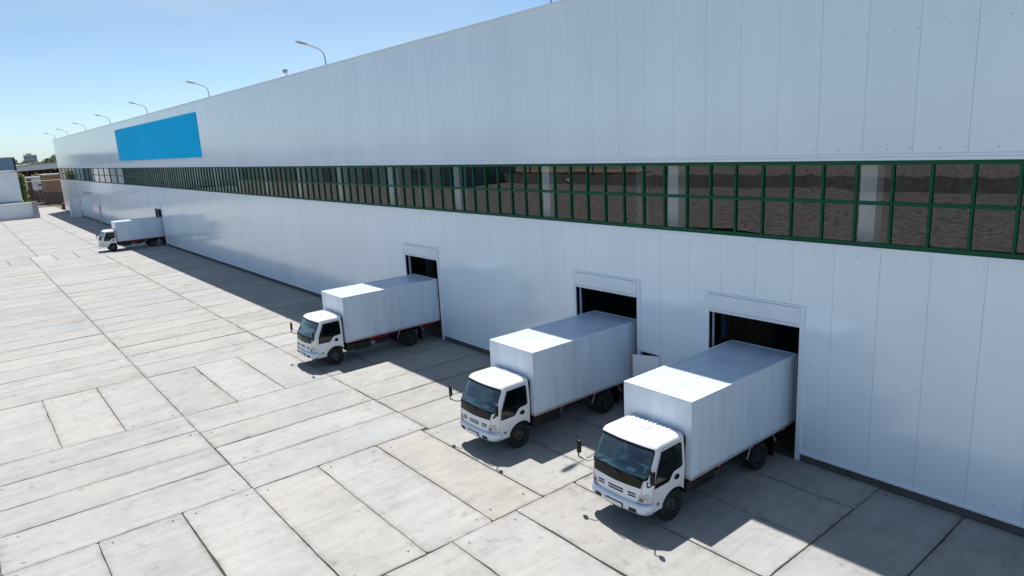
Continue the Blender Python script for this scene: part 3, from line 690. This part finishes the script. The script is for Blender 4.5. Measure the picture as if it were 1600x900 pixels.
    # ---- doors
    for s in (1, -1):
        m_ = MB(); m_.add(*patch(inset(do, .006), [WIN], [], ZS, Smap(s, .004))); dr = weld(m_, 'door', M['cab'], t)
        m_ = MB(); m_.add(*patch(inset(WIN, -.022), [inset(WIN, .012)], [], ZS, Smap(s, .007))); weld(m_, 'window_seal', M['black'], dr)
        m_ = MB(); m_.add(*patch(inset(WIN, .004), [], [], ZS, Smap(s, .0))); weld(m_, 'side_window', M['sideglass'], dr)
        m_ = MB(); m_.tube([(-.05, s*.943, 1.17), (-.05, s*.952, 1.17)], [.072, .066], 12)
        m_.v = [(x if abs(x+.05) < 1e-6 else -.05+(x+.05)*1.35, y, z) for x, y, z in m_.v]; hn = m_.build('door_handle', M['black'], dr, 40)
        m_ = MB(); m_.box(.60, .66, min(s*.88, s*.905), max(s*.88, s*.905), .66, .72); m_.build('side_marker', M['black'], t)
    # ---- interior
    itr = empty('interior'); itr.parent = t
    MB().box(-.36, .85, -.86, .86, .74, .80).build('floor_pan', M['black'], itr)
    MB().prism([(.60, .8), (.92, .8), (.96, 1.30), (.90, 1.40), (.65, 1.36), (.58, 1.2)], -.84, .84).build('dashboard', M['dash'], itr)
    MB().box(.68, .87, .05, .32, 1.385, 1.392).build('paper_sheet', M['paper'], itr)
    MB().box(.70, .85, -.62, -.45, 1.384, 1.391).build('paper_sheet', M['paper'], itr)
    for y in (-.58, -.02, .52):
        MB().box(-.32, .2, y-.23, y+.23, 1.0, 1.16).build('seat_cushion', M['seat'], itr, bevel=.03)
        MB().box(-.35, -.22, y-.22, y+.22, 1.1, 1.72).build('seat_back', M['seat'], itr, bevel=.03)
        MB().box(-.35, -.24, y-.12, y+.12, 1.74, 1.92).build('headrest', M['seat'], itr, bevel=.03)
    m_ = MB(); c0 = Vector((.50, .46, 1.46)); ax = Vector((-.55, 0, .83)).normalized(); a_ = Vector((0, 1, 0)); b_ = ax.cross(a_)
    m_.tube([c0+(a_*math.cos(q)+b_*math.sin(q))*.21 for q in [2*math.pi*i/20 for i in range(21)]], .017, 6, False)
    m_.tube([c0-a_*.2, c0+a_*.2], .014, 6); m_.tube([c0, c0+Vector((.14, 0, -.2))], .03, 6); m_.build('steering_wheel', M['boxtrim'], itr, 50)
    # ---- mirrors
    for s in (1, -1):
        mr = MB(); my = 1.10 if s > 0 else 1.30; mr.tube([(.96, s*.87, 1.36), (1.08, s*.95, 1.34), (1.14, s*(my-.08), 1.36), (1.10, s*my, 1.42), (1.09, s*my, 1.74)], .019, 6)
        mo = mr.build('mirror_arm', M['black'], t, 50)
        MB().box(1.035, 1.105, s*my-.062, s*my+.062, 1.43, 1.79).build('mirror_head', M['black'], mo, 40, bevel=.025)
        MB().box(1.024, 1.0295, s*my-.05, s*my+.05, 1.46, 1.76).build('mirror_glass', M['mirror'], mo)
    # ---- intake stack behind the cab
    MB().box(-.43, -.375, .70, .90, 1.0, 2.02).box(-.425, -.378, .62, .92, 1.85, 2.10).build('air_intake', M['black'], t, 40, bevel=.012)
    # ---- chassis
    for s in (1, -1): MB().box(-5.15, .7, s*.36-.04, s*.36+.04, .56, .80).build('chassis_rail', M['chassis'], t)
    for x in (.45, -.9, -2.1, -3.0, -4.5): MB().box(x-.05, x+.05, -.32, .32, .58, .78).build('cross_member', M['chassis'], t)
    MB().box(-.35, .75, -.8, .8, .5, .73).build('engine_tray', M['chassis'], t)
    BX0, BX1, BW, BZ0, BZ1 = -5.42, -.45, 1.075, .96, 3.01
    for s in (1, -1):
        MB().box(BX0+.05, BX1-.04, s*.42-.04, s*.42+.04, .80, .915).build('subframe_beam', M['red'], t)
        y0, y1 = sorted((s*(BW-.10), s*(BW-.045))); MB().box(BX0+.02, BX1-.02, y0, y1, .90, BZ0-.012).build('side_rail', M['red'], t)
        y0, y1 = sorted((s*.55, s*.58)); MB().box(-5.3, -4.35, y0, y1, .62, .88).build('red_valance', M['red'], t)
        y0, y1 = sorted((s*.60, s*.62)); MB().box(-2.75, -1.3, y0, y1, .66, .87).build('red_valance', M['red'], t)
        for x in (-1.62, -3.15, -4.75):
            y0, y1 = sorted((s*(BW-.02), s*(BW+.012))); MB().box(x-.04, x+.04, y0, y1, .905, .965).build('marker_lamp', M['orange'], t)
        MB().tube([(-2.95, s*.93, .54), (-.75, s*.93, .54)], .016, 6).build('side_guard', M['rim'], t)
        for x in (-1.0, -1.9, -2.7): MB().tube([(x, s*.93, .54), (x, s*.9, .93)], .012, 5).build('guard_stay', M['chassis'], t)
        # slanted mudguard stays by the rear wheel
        MB().tube([(-3.22, s*1.0, .95), (-3.03, s*1.0, .58)], .018, 6).tube([(-3.22, s*1.0, .95), (-3.10, s*1.0, .95)], .01, 5).build('mudguard_stay', M['boxtrim'], t)
        MB().tube([(-4.28, s*1.0, .95), (-4.5, s*1.0, .62)], .018, 6).build('mudguard_stay', M['boxtrim'], t)
        MB().box(-4.36, -4.34, s*.85-.17, s*.85+.17, .22, .84).build('mud_flap', M['black'], t)
    MB().box(-1.75, -.95, .48, .86, .42, .78).build('fuel_tank', M['chassis'], t, bevel=.05)
    MB().box(-.92, -.52, .46, .90, .50, .80).build('battery_box', M['chassis'], t, bevel=.02)
    MB().box(-1.5, -.6, -.86, -.48, .45, .78).build('air_tank', M['chassis'], t, bevel=.05)
    MB().tube([(-2.1, .62, .55), (-2.75, .62, .55)], .09, 10).build('silencer', M['rim'], t, 40)
    # ---- cargo box
    bx = MB(); bx.box(BX0+.03, BX1-.03, -BW+.03, BW-.03, BZ0, BZ1-.03); box = bx.build('cargo_box', M['boxw'], t)
    npan = 12; pl_ = (BX1-BX0-.10)/npan
    me = MB().box(0.001, pl_-.001, 0, .024, BZ0+.065, BZ1-.065).mesh('side_panel', M['boxw'])
    for s in (1, -1):
        for i in range(npan): link('side_panel', me, box, (BX0+.05+pl_*i, s*(BW-.018)-.012+srnd.uniform(-.0006, .0006), 0))
    nf = 5; pf = (2*BW-.10)/nf
    me = MB().box(0, .024, 0.002, pf-.002, BZ0+.065, BZ1-.065).mesh('front_panel', M['boxw'])
    for i in range(nf): link('front_panel', me, box, (BX1-.030, -BW+.05+pf*i, 0))
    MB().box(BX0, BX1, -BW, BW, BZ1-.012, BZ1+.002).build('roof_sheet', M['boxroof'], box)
    for s in (1, -1):
        y0, y1 = sorted((s*(BW-.06), s*(BW+.006)))
        MB().box(BX0-.004, BX1+.004, y0, y1, BZ1-.07, BZ1+.012).build('top_edge_trim', M['boxw'], box, bevel=.008)
        MB().box(BX0-.004, BX1+.004, y0, y1, BZ0-.01, BZ0+.06).build('bottom_edge_trim', M['boxtrim'], box, bevel=.006)
        for x0 in (BX0-.002, BX1-.048): MB().box(x0, x0+.05, y0, y1, BZ0+.06, BZ1-.07).build('corner_post', M['boxw'], box, bevel=.006)
    for x0 in (BX0-.004, BX1-.056):
        MB().box(x0, x0+.06, -BW+.06, BW-.06, BZ1-.07, BZ1+.012).build('top_edge_trim', M['boxw'], box)
        MB().box(x0, x0+.06, -BW+.06, BW-.06, BZ0-.01, BZ0+.06).build('bottom_edge_trim', M['boxtrim'], box)
    for x in (-1.7, -2.95, -4.2): MB().box(x-.02, x+.02, -BW+.06, BW-.06, BZ1+.002, BZ1+.006).build('roof_seam', M['boxroof'], box)
    MB().box(BX0-.03, BX0-.005, -BW+.03, -.01, BZ0+.07, BZ1-.08).build('rear_door', M['boxw'], box); MB().box(BX0-.03, BX0-.005, .01, BW-.03, BZ0+.07, BZ1-.08).build('rear_door', M['boxw'], box)
    # ---- wheels
    TR = .395
    tyre = [(.26, -.10), (.33, -.112), (.372, -.105), (TR, -.075), (TR, .075), (.372, .105), (.33, .112), (.26, .10)]
    def wheel(x, y, s, dual=False):
        wh_ = empty('wheel', (x, y, TR)); wh_.parent = t
        m_ = MB().lathe(tyre, (0, 0, 0), 'y', 28)
        if dual: m_.lathe(tyre, (0, -s*.25, 0), 'y', 28)
        for k_ in range(36):   # tread blocks
            q = 2*math.pi*k_/36; q2 = q+.10
            for h0, h1 in ((-.07, -.01), (.012, .072)):
                m_.add([((TR-.002)*math.cos(q), h0, (TR-.002)*math.sin(q)), ((TR-.002)*math.cos(q2), h0, (TR-.002)*math.sin(q2)), ((TR-.002)*math.cos(q2), h1, (TR-.002)*math.sin(q2)), ((TR-.002)*math.cos(q), h1, (TR-.002)*math.sin(q)),
                        ((TR+.008)*math.cos(q), h0, (TR+.008)*math.sin(q)), ((TR+.008)*math.cos(q2), h0, (TR+.008)*math.sin(q2)), ((TR+.008)*math.cos(q2), h1, (TR+.008)*math.sin(q2)), ((TR+.008)*math.cos(q), h1, (TR+.008)*math.sin(q))], [(4, 5, 6, 7), (0, 1, 5, 4), (1, 2, 6, 5), (2, 3, 7, 6), (3, 0, 4, 7)])
        m_.build('tyre', M['rubber'], wh_, 35)
        if dual: pr = [(.265, .095), (.25, .09), (.235, .0), (.15, -.04), (.10, -.04), (.095, .06), (.0, .065)]
        else: pr = [(.265, .095), (.25, .09), (.235, .03), (.19, .05), (.15, .085), (.085, .09), (.08, .12), (.0, .125)]
        m_ = MB().lathe([(r_, s*h) for r_, h in pr], (0, 0, 0), 'y', 24); rm = m_.build('rim', M['rim'], wh_, 35)
        m_ = MB(); hb = -.03 if dual else .088
        for k_ in range(6):
            q = 2*math.pi*k_/6+.3; p = Vector((.115*math.cos(q), s*hb, .115*math.sin(q))); m_.tube([p, p+Vector((0, s*.025, 0))], .016, 6)
        tag(m_.build('wheel_nuts', M['bolt'], rm), kind='stuff')
        m_ = MB()
        for k_ in range(6):
            q = 2*math.pi*k_/6+.85; p = Vector((.198*math.cos(q), s*(.052 if not dual else .0), .198*math.sin(q))); m_.tube([p, p+Vector((0, s*.006, 0))], .026, 8)
        tag(m_.build('hand_holes', M['seam'], rm), kind='stuff')
        return wh_
    for s in (1, -1):
        wheel(0.03, s*.765, s); wheel(-3.78, s*.86, s, True)
        # arch lining
        a = arc(0, .40, .49, 10, 160, 10); m_ = MB(); m_.add([(x, s*.60, z) for x, z in a]+[(x, s*.868, z) for x, z in a], [(i, i+1, i+12, i+11) for i in range(10)]); m_.build('wheel_arch_liner', M['black'], t, 50)
    for x in (0, -3.78): MB().tube([(x, -.8, TR), (x, .8, TR)], .06, 8).build('axle', M['chassis'], t)
    return t
def ribgeo(y, z, h, x0=-.33, x1=.22):
    w_ = .014
    return ([(x0, y-w_*1.6, z-.012), (x1, y-w_*1.6, z-.012), (x1, y+w_*1.6, z-.012), (x0, y+w_*1.6, z-.012), (x0+.005, y-w_*1.5, z+h*.5), (x1-.03, y-w_*1.5, z+h*.5), (x1-.03, y+w_*1.5, z+h*.5), (x0+.005, y+w_*1.5, z+h*.5)],
            [(4, 5, 6, 7), (0, 1, 5, 4), (1, 2, 6, 5), (2, 3, 7, 6), (3, 0, 4, 7)])
truck = make_truck()
TR_ = [(-5.03, 10.44, 0, 'nearest white box truck, backed into the rightmost warehouse door'),
       (-5.06, 16.25, 0, 'white box truck in the middle door, beside the small open wall hatch'),
       (-5.46, 28.5, 0, 'white box truck third from the right, with clear wall on both sides'),
       (-5.05, 83.45, 0, 'small far-off white box truck backed in below the blue signboard')]
for i, (x, y, a, lab) in enumerate(TR_):
    o = truck if i == 0 else copy_tree(truck)
    o.location = (x, y, 0.002); o.rotation_euler = (0, 0, math.pi+R(a)); o['label'] = lab

# ================================================================== far end of the yard
lw = empty('retaining_wall', (-15, 150.5, 0), label='low white retaining wall with a sloped end at the far left', cat='wall')
MB().box(-15, 8.55, -.3, .35, -.2, 2.85).build('wall_face', M['whiteblock'], lw)
MB().add([(8.551, -1.5, -.2), (9.35, -1.5, -.2), (9.35, .35, -.2), (8.551, .35, -.2), (8.551, -.35, 2.95), (9.35, -.35, 2.95), (9.35, .35, 2.95), (8.551, .35, 2.95)], [(0, 1, 5, 4), (1, 2, 6, 5), (2, 3, 7, 6), (3, 0, 4, 7), (4, 5, 6, 7)]).build('sloped_end', M['concw'], lw)
MB().box(-15, 8.54, .35, 6, -.2, 2.6).build('raised_dock', M['concw'], lw)
wbk = empty('white_building', (-20, 166, 0), label='plain white block building behind the low wall at the far left', cat='building')
MB().box(-12, 12.7, -10, 10, 3.0, 8.35).build('wall', M['whiteblock'], wbk); MB().box(-12, 12.85, -10.1, 10.1, 2.6, 3.0).build('base_ledge', M['concw'], wbk); MB().box(-12.1, 12.8, -10.1, 10.1, 8.351, 8.5).build('roof', M['greyroof'], wbk)
MB().box(-12, 12.5, -9.8, 9.8, -.2, 2.6).build('base', M['concw'], wbk)
gb = empty('metal_shed', (-20, 186, 0), label='blue-grey sheet metal shed rising behind the white block', cat='shed')
me = MB().box(0, .92, -8.05, -8.0, 0, 11.0).mesh('cladding_sheet', M['greyblue'])
MB().box(-12, 13.9, -8, 8, -.2, 11.0).build('wall', M['greyblue'], gb); MB().box(-12.2, 14.15, -8.4, 8.4, 11.0, 11.2).build('roof', M['greyroof'], gb); MB().box(13.901, 14.15, -8.3, -8.0, 0, 11.0).build('corner_post', M['seam'], gb)
for i in range(6): link('cladding_sheet', me, gb, (13.85-.98*(i+1), -.002, -.01))
bk = empty('brick_house', (4, 206.2, 0), label='tan brick outbuilding with a flat grey roof by the warehouse corner', cat='building')
MB().box(-3.2, 8, -5, 5, -.2, 6.6).build('wall', M['brick'], bk); MB().box(-3.6, 8.4, -5.5, 5.4, 6.6, 6.95).build('roof', M['greyroof'], bk); MB().box(1.9, 2.7, -5.02, -4.9, 4.2, 4.6).build('window', M['pane_dark'], bk)
me = MB().box(0, 1.9, 0, .03, 0, .30).mesh('brick_course', M['brick'])
for i in range(19):
    for j in range(5): link('brick_course', me, bk, (-3.15+1.95*j+(.9 if i % 2 else 0)*.5, -5.03, .1+.33*i))
fn = empty('board_fence', (1.2, 192, 0), label='brown upright board fence in front of the tan brick outbuilding', cat='fence')
fb = MB().box(0, .05, 0, .33, 0, 2.9).mesh('board', M['fence'])
for i in range(30): o = link('board', fb, fn, (-1.2+i*.09, 7.5-i*.36, -.05-.02*(i % 3))); o.rotation_euler = (0, 0, R(14))
MB().tube([(-1.2, 7.8, 2.85), (1.5, -3.1, 2.85)], .07, 6).build('top_rail', M['maroon'], fn)
MB().box(1.55, 1.95, -3.6, -3.2, -.1, 3.4).build('end_post', M['teal'], fn)
ks = empty('kiosk', (1.2, 232, 0), label='small white kiosk behind the dark fence at the far end', cat='kiosk')
MB().box(-1.9, 1.4, -2, 2, 1.2, 5.9).build('wall', M['whiteblock'], ks); MB().box(-2.0, 1.6, -2.4, 2.4, 5.9, 6.2).build('roof', M['trim'], ks); MB().box(-1.92, -.85, -2.03, -1.9, 1.2, 5.7).build('door', M['fence'], ks)
MB().box(-1.85, 1.35, -1.95, 1.95, -.2, 1.2).build('base', M['concw'], ks); MB().box(.6, 1.2, -2.06, -1.98, 3.6, 4.1).build('window', M['pane_dark'], ks)
df = empty('scrap_fence', (-1.2, 214, 0), label='dark low scrap fence below the white kiosk', cat='fence')
r3 = random.Random(2)
for i in range(12): MB().box(-3.6+i*.62, -3.6+i*.62+.58, -.05, .05, -.2, r3.uniform(2.6, 3.4)).build('board', M['fence'], df)
MB().box(-3.7, 4, .06, .14, 1.2, 1.35).build('rail', M['fence'], df)
pp = empty('gas_pipe', (-3, 196, 0), label='thin yellow overhead pipe running to the warehouse corner', cat='pipe')
MB().tube([(-4.5, 0, 5.6), (8, 0, 5.6)], .07, 6).build('pipe', M['yellow'], pp)
for x in (-4.0, 1.8, 7.5): MB().tube([(x, 0, -.2), (x, 0, 5.55)], .05, 6).build('post', M['pole'], pp)
bs = empty('open_shed', (8, 300, 0), label='long open shed with a pale low gable roof behind the yard', cat='shed')
rf = [(-12, 8.3), (-2, 9.5), (8, 9.7), (10, 9.2), (10, 8.0), (-12, 7.2)]
MB().prism(rf, -10, 10).build('roof', M['whiteblock'], bs); MB().prism([(-12.2, 8.32), (-2, 9.53), (8, 9.73), (10.2, 9.25), (10.2, 9.5), (8, 10.0), (-2, 9.8), (-12.2, 8.6)], -10.4, 10.4).build('roof_cap', M['greyroof'], bs)
MB().box(-12, 9.5, -2, 9, -.2, 7.3).build('rear_wall', M['maroon'], bs); MB().box(9.2, 9.9, -9.5, -8.8, -.2, 8.0).build('post', M['trim'], bs)
for x in (-11, -4, 3): MB().box(x, x+.35, -9.5, -9.1, -.2, 7.3).build('post', M['fence'], bs)
tw = empty('tower_block', (40.7, 720, 0), label='distant pale blue-grey tower block above the tree line', cat='building')
MB().box(-4.4, 4.4, -5, 5, -.2, 17.6).build('wall', M['tower'], tw); MB().box(-2.5, 1.0, -3, 3, 17.6, 19.0).build('roof_house', M['tower'], tw); MB().tube([(-4, 0, 17.6), (-4, 0, 20.5)], .08, 5).build('mast', M['pole'], tw)
for i in range(6):
    for j in range(3): MB().box(-4.0+1.4*i, -3.3+1.4*i, -5.04, -4.98, 9.0+2.9*j, 10.3+2.9*j).build('window', M['pane_dark'], tw)
def blob(rnd, n, size, leaf, lobes):
    v = []; f = []
    for i in range(n):
        c, rad = rnd.choice(lobes); d = Vector((rnd.gauss(0, 1), rnd.gauss(0, 1), rnd.gauss(0, 1))).normalized()
        p = Vector(c)+d*rad*rnd.uniform(.55, 1.05)
        a = Vector((rnd.gauss(0, 1), rnd.gauss(0, 1), rnd.gauss(0, 1))).normalized(); b = a.orthogonal().normalized(); s = leaf*rnd.uniform(.6, 1.4)
        k = len(v); v += [p-a*s, p+b*s*.5, p+a*s, p-b*s*.5]; f.append((k, k+1, k+2, k+3))
    return [tuple(q) for q in v], f
def tree(loc, h, r, label, m='leaf', seed=0, n=900, group='trees beyond the yard', bare=0.35, leaf=None):
    rnd = random.Random(seed); t = empty('tree', loc, label=label, cat='tree', group=group)
    pts = [(0, 0, -.2)]; x = y = 0
    for i in range(1, 6): x += rnd.gauss(0, .03*h/6); y += rnd.gauss(0, .03*h/6); pts.append((x, y, h*.85*i/5))
    tr = MB().tube(pts, [h*.028*(1-.16*i) for i in range(6)], 7); lob = []
    for i in range(9):
        z = h*rnd.uniform(bare+.08, .88); a = rnd.uniform(0, 6.28); rr_ = r*rnd.uniform(.25, .75); e = (x*.7+rr_*math.cos(a), y*.7+rr_*math.sin(a), z)
        tr.tube([(x*z/h, y*z/h, z-h*.12), ((x+e[0])/2*.9, (y+e[1])/2*.9, z-h*.05), e], [h*.01, h*.007, h*.003], 5); lob.append((e, r*rnd.uniform(.3, .5)))
    lob.append(((x, y, h*.85), r*.45))
    tr.build('trunk', M['bark'], t, 60); MB().add(*blob(rnd, n, r, leaf or r*.09, lob)).build('crown', M[m], t)
    return t
for i, (x, y, h, r_, m_, lab) in enumerate([(8.5, 425, 12.6, 5, 'leaf', 'dark green tree just right of the blue-grey shed roof'), (14.5, 430, 11.6, 4.5, 'leafo', 'olive tree left of the distant tower block'),
        (18, 415, 11.3, 4, 'leafo', 'olive tree in front of the distant tower block'), (20.5, 440, 11.0, 4, 'leafo', 'low olive tree right of the distant tower block'),
        (25, 430, 12.5, 4.5, 'leaf', 'rounded dark green tree beside the warehouse far corner'), (29.5, 445, 14.6, 5, 'leaf', 'tallest far tree, touching the warehouse corner in view'), (7, 262, 6.0, 4, 'leafy', 'bright green bush-like tree below the open shed roof')]):
    tree((x, y, -.2), h, r_, lab, m_, 40+i, 1300, leaf=.5)
sbm = random.Random(9)
bush = empty('shrub', (-5.2, 190, -.2), label='bright yellow-green shrub beside the white block building', cat='shrub')
MB().add(*blob(sbm, 1500, 1, .22, [((0.4, 0, 1.5+z), 1.2-.06*z) for z in (0, 1.2, 2.4, 3.6, 4.8, 5.6)])).build('foliage', M['leafy'], bush)
MB().tube([(.4, 0, 0), (.5, 0, 5)], [.12, .05], 6).build('stem', M['bark'], bush)
skirt = tag(MB().box(0.5, 3.0, 172.5, 175, -.2, 1.1).build('brick_pier', M['maroon'], None, bevel=.03), 'low dark red brick pier at the foot of the warehouse far corner', 'pier')

# ================================================================== the lot facing the warehouse (seen in the window glass)
v = []; f = []; rd = random.Random(14)
from mathutils import noise as mn
NX, NY = 60, 120
def lot_h(x, y):
    h = 0.35*mn.noise((x*.12, y*.12, 0))+.18*mn.noise((x*.5, y*.5, 3))
    h += .3*max(0, min(1, (-x-40)/8)); h += 5.0*max(0, min(1, (-x-100)/30))
    if y < 60: h += 1.1*max(0, mn.noise((x*.25, y*.25, 7)))*max(0, min(1, (-x-42)/10))
    return -.1+h
for i in range(NX+1):
    for j in range(NY+1):
        x = -38.2-i*2.6; y = -60+j*4.0; v.append((x, y, lot_h(x, y)))
for i in range(NX):
    for j in range(NY): a = i*(NY+1)+j; f.append((a, a+1, a+NY+2, a+NY+1))
dm = grimy('rubble_dirt', (0.17, 0.157, 0.145), 0.95, 0.8, 1.6, bump=1.0)
tag(MB().add(v, f).build('dirt_lot', dm, None, 60), kind='structure')
rk = random.Random(31); mb = MB()
for i in range(2600):
    x = -41-rk.random()*34; y = rk.uniform(-10, 150); q = rk.uniform(.04, .13)*(1+(rk.random() < .03)*2); h_ = lot_h(x, y)+.02
    p_ = [(rk.uniform(.6, 1.2)*q*math.cos(t_), rk.uniform(.6, 1.2)*q*math.sin(t_)) for t_ in (0, 1.25, 2.5, 3.8, 5.0)]
    mb.add([(x+a, y+b, h_-.12) for a, b in p_]+[(x+a*.5, y+b*.5, h_+q*.5) for a, b in p_], [(5, 6, 7, 8, 9)]+[(k, (k+1) % 5, (k+1) % 5+5, k+5) for k in range(5)])
tag(mb.build('rubble', grimy('pale_rubble', (0.25, 0.23, 0.21), .95, .5, 1.2)), 'loose pale rubble scattered over the dirt lot', 'rubble', kind='stuff')
nf_ = empty('net_fence', (-76, 60, 0), label='dark netting fence on posts across the dirt lot, mirrored in the windows', cat='fence')
for i in range(46):
    y = -60+i*4.0; MB().tube([(0, y, 0), (0, y, 2.5)], .07, 6).build('post', M['fence'], nf_)
    MB().add([(.1, y, .3), (.1, y+1.3, .25), (.1, y+2.7, .3), (.1, y+4, .3), (.1, y+4, 2.35), (.1, y+2.7, 2.25+rd.uniform(-.2, .1)), (.1, y+1.3, 2.25+rd.uniform(-.2, .1)), (.1, y, 2.35)], [(0, 1, 6, 7), (1, 2, 5, 6), (2, 3, 4, 5)]).build('net_bay', M['net'], nf_)
op = empty('opposite_shed', (-72, 225, 0), label='long dark blue-grey shed across the lot, mirrored in the far windows', cat='shed')
osm = grimy('slate_sheet', (0.20, 0.245, 0.27), 0.6, 0.35, 0.5, stretch=(1, 4, .3))
MB().box(-10, 10, -105, 105, -.2, 9.0).build('wall', osm, op); MB().box(-10.5, 10.5, -105.5, 105.5, 9.0, 9.4).build('roof', M['greyroof'], op)
for i in range(9): MB().box(10.0, 10.05, -98+i*23, -94+i*23, 0, 4.2).build('door', M['pane_dark'], op)
rd = random.Random(4)
rw = empty('reed_screen', (-112, 40, 3.2), label='pale upright reed screen behind the netting fence', cat='fence')
me = MB().box(-.05, .05, -.42, .42, -1.0, 4.5).mesh('screen_board', grimy('reed', (0.42, 0.40, 0.37), .9, .5, 3, stretch=(1, 6, .5)))
for i in range(70): o = link('screen_board', me, rw, (rd.uniform(-.1, .1), -42+i*1.0, rd.uniform(-.5, .1))); o.rotation_euler = (rd.uniform(-.06, .06), 0, 0)
for i in range(9):
    tree((rd.uniform(-118, -92), 92+i*19+rd.uniform(-5, 5), 0.5), rd.uniform(8, 12), rd.uniform(2.5, 4.5), ('bare-trunked tree %s' % ['nearest the reed screen', 'second from the reed screen', 'third from the reed screen', 'fourth from the reed screen', 'fifth from the reed screen', 'sixth from the reed screen', 'seventh from the reed screen', 'eighth from the reed screen', 'farthest from the reed screen'][i])+', mirrored in the windows', 'leafo', 90+i, 500, 'trees across the dirt lot', .3)
gt = MB(); v = []; f = []
tag(MB().box(-170, -100, 100, 420, 0.6, 1.0).build('dry_grass', grimy('dry_grass', (0.30, 0.20, 0.09), .95, .4, .4)), kind='structure')
def make_car():
    c = empty('parked_car'); tag(c, None, 'car', 'cars parked across the dirt lot')
    body = [(-2.1, .35), (2.1, .35), (2.15, .62), (2.0, .78), (1.1, .9), (-1.75, .95), (-2.12, .85)]
    MB().prism(body, -.84, .84).build('body', None, c, bevel=.04)
    vs = [(1.05, -.8, .9), (1.05, .8, .9), (-1.7, .8, .95), (-1.7, -.8, .95), (.3, -.62, 1.42), (.3, .62, 1.42), (-1.2, .62, 1.42), (-1.2, -.62, 1.42)]
    MB().add(vs, [(0, 1, 5, 4), (1, 2, 6, 5), (2, 3, 7, 6), (3, 0, 4, 7)]).build('windows', M['pane_dark'], c); MB().box(-1.2, .3, -.63, .63, 1.40, 1.45).build('roof', None, c, bevel=.02)
    for x in (-1.3, 1.35):
        for s in (1, -1):
            wl = MB().lathe([(.0, -.1), (.31, -.1), (.32, 0), (.31, .1), (0, .1)], (x, s*.78, .32), 'y', 16).build('wheel', M['rubber'], c, 40)
    return c
pc = make_car(); carcol = [(.7, .7, .7), (.05, .05, .06), (.45, .47, .5), (.6, .62, .65), (.1, .12, .2), (.75, .75, .74)]
clab = ['white car nearest the net fence', 'black car', 'silver car', 'pale grey car', 'dark blue car', 'white car farthest along the row']
for i in range(6):
    o = pc if i == 0 else copy_tree(pc); o.location = (-76-rd.uniform(0, 4), 98+i*5.2, .45); o.rotation_euler = (0, 0, R(rd.uniform(60, 120)))
    o['label'] = clab[i]+' parked across the dirt lot, mirrored in the windows'
    mm = mat('car_paint', carcol[i], .25, coat=.5)
    for ch in o.children:
        if ch.name.startswith(('body', 'roof')):
            ch.data = ch.data.copy(); ch.data.materials.clear(); ch.data.materials.append(mm)
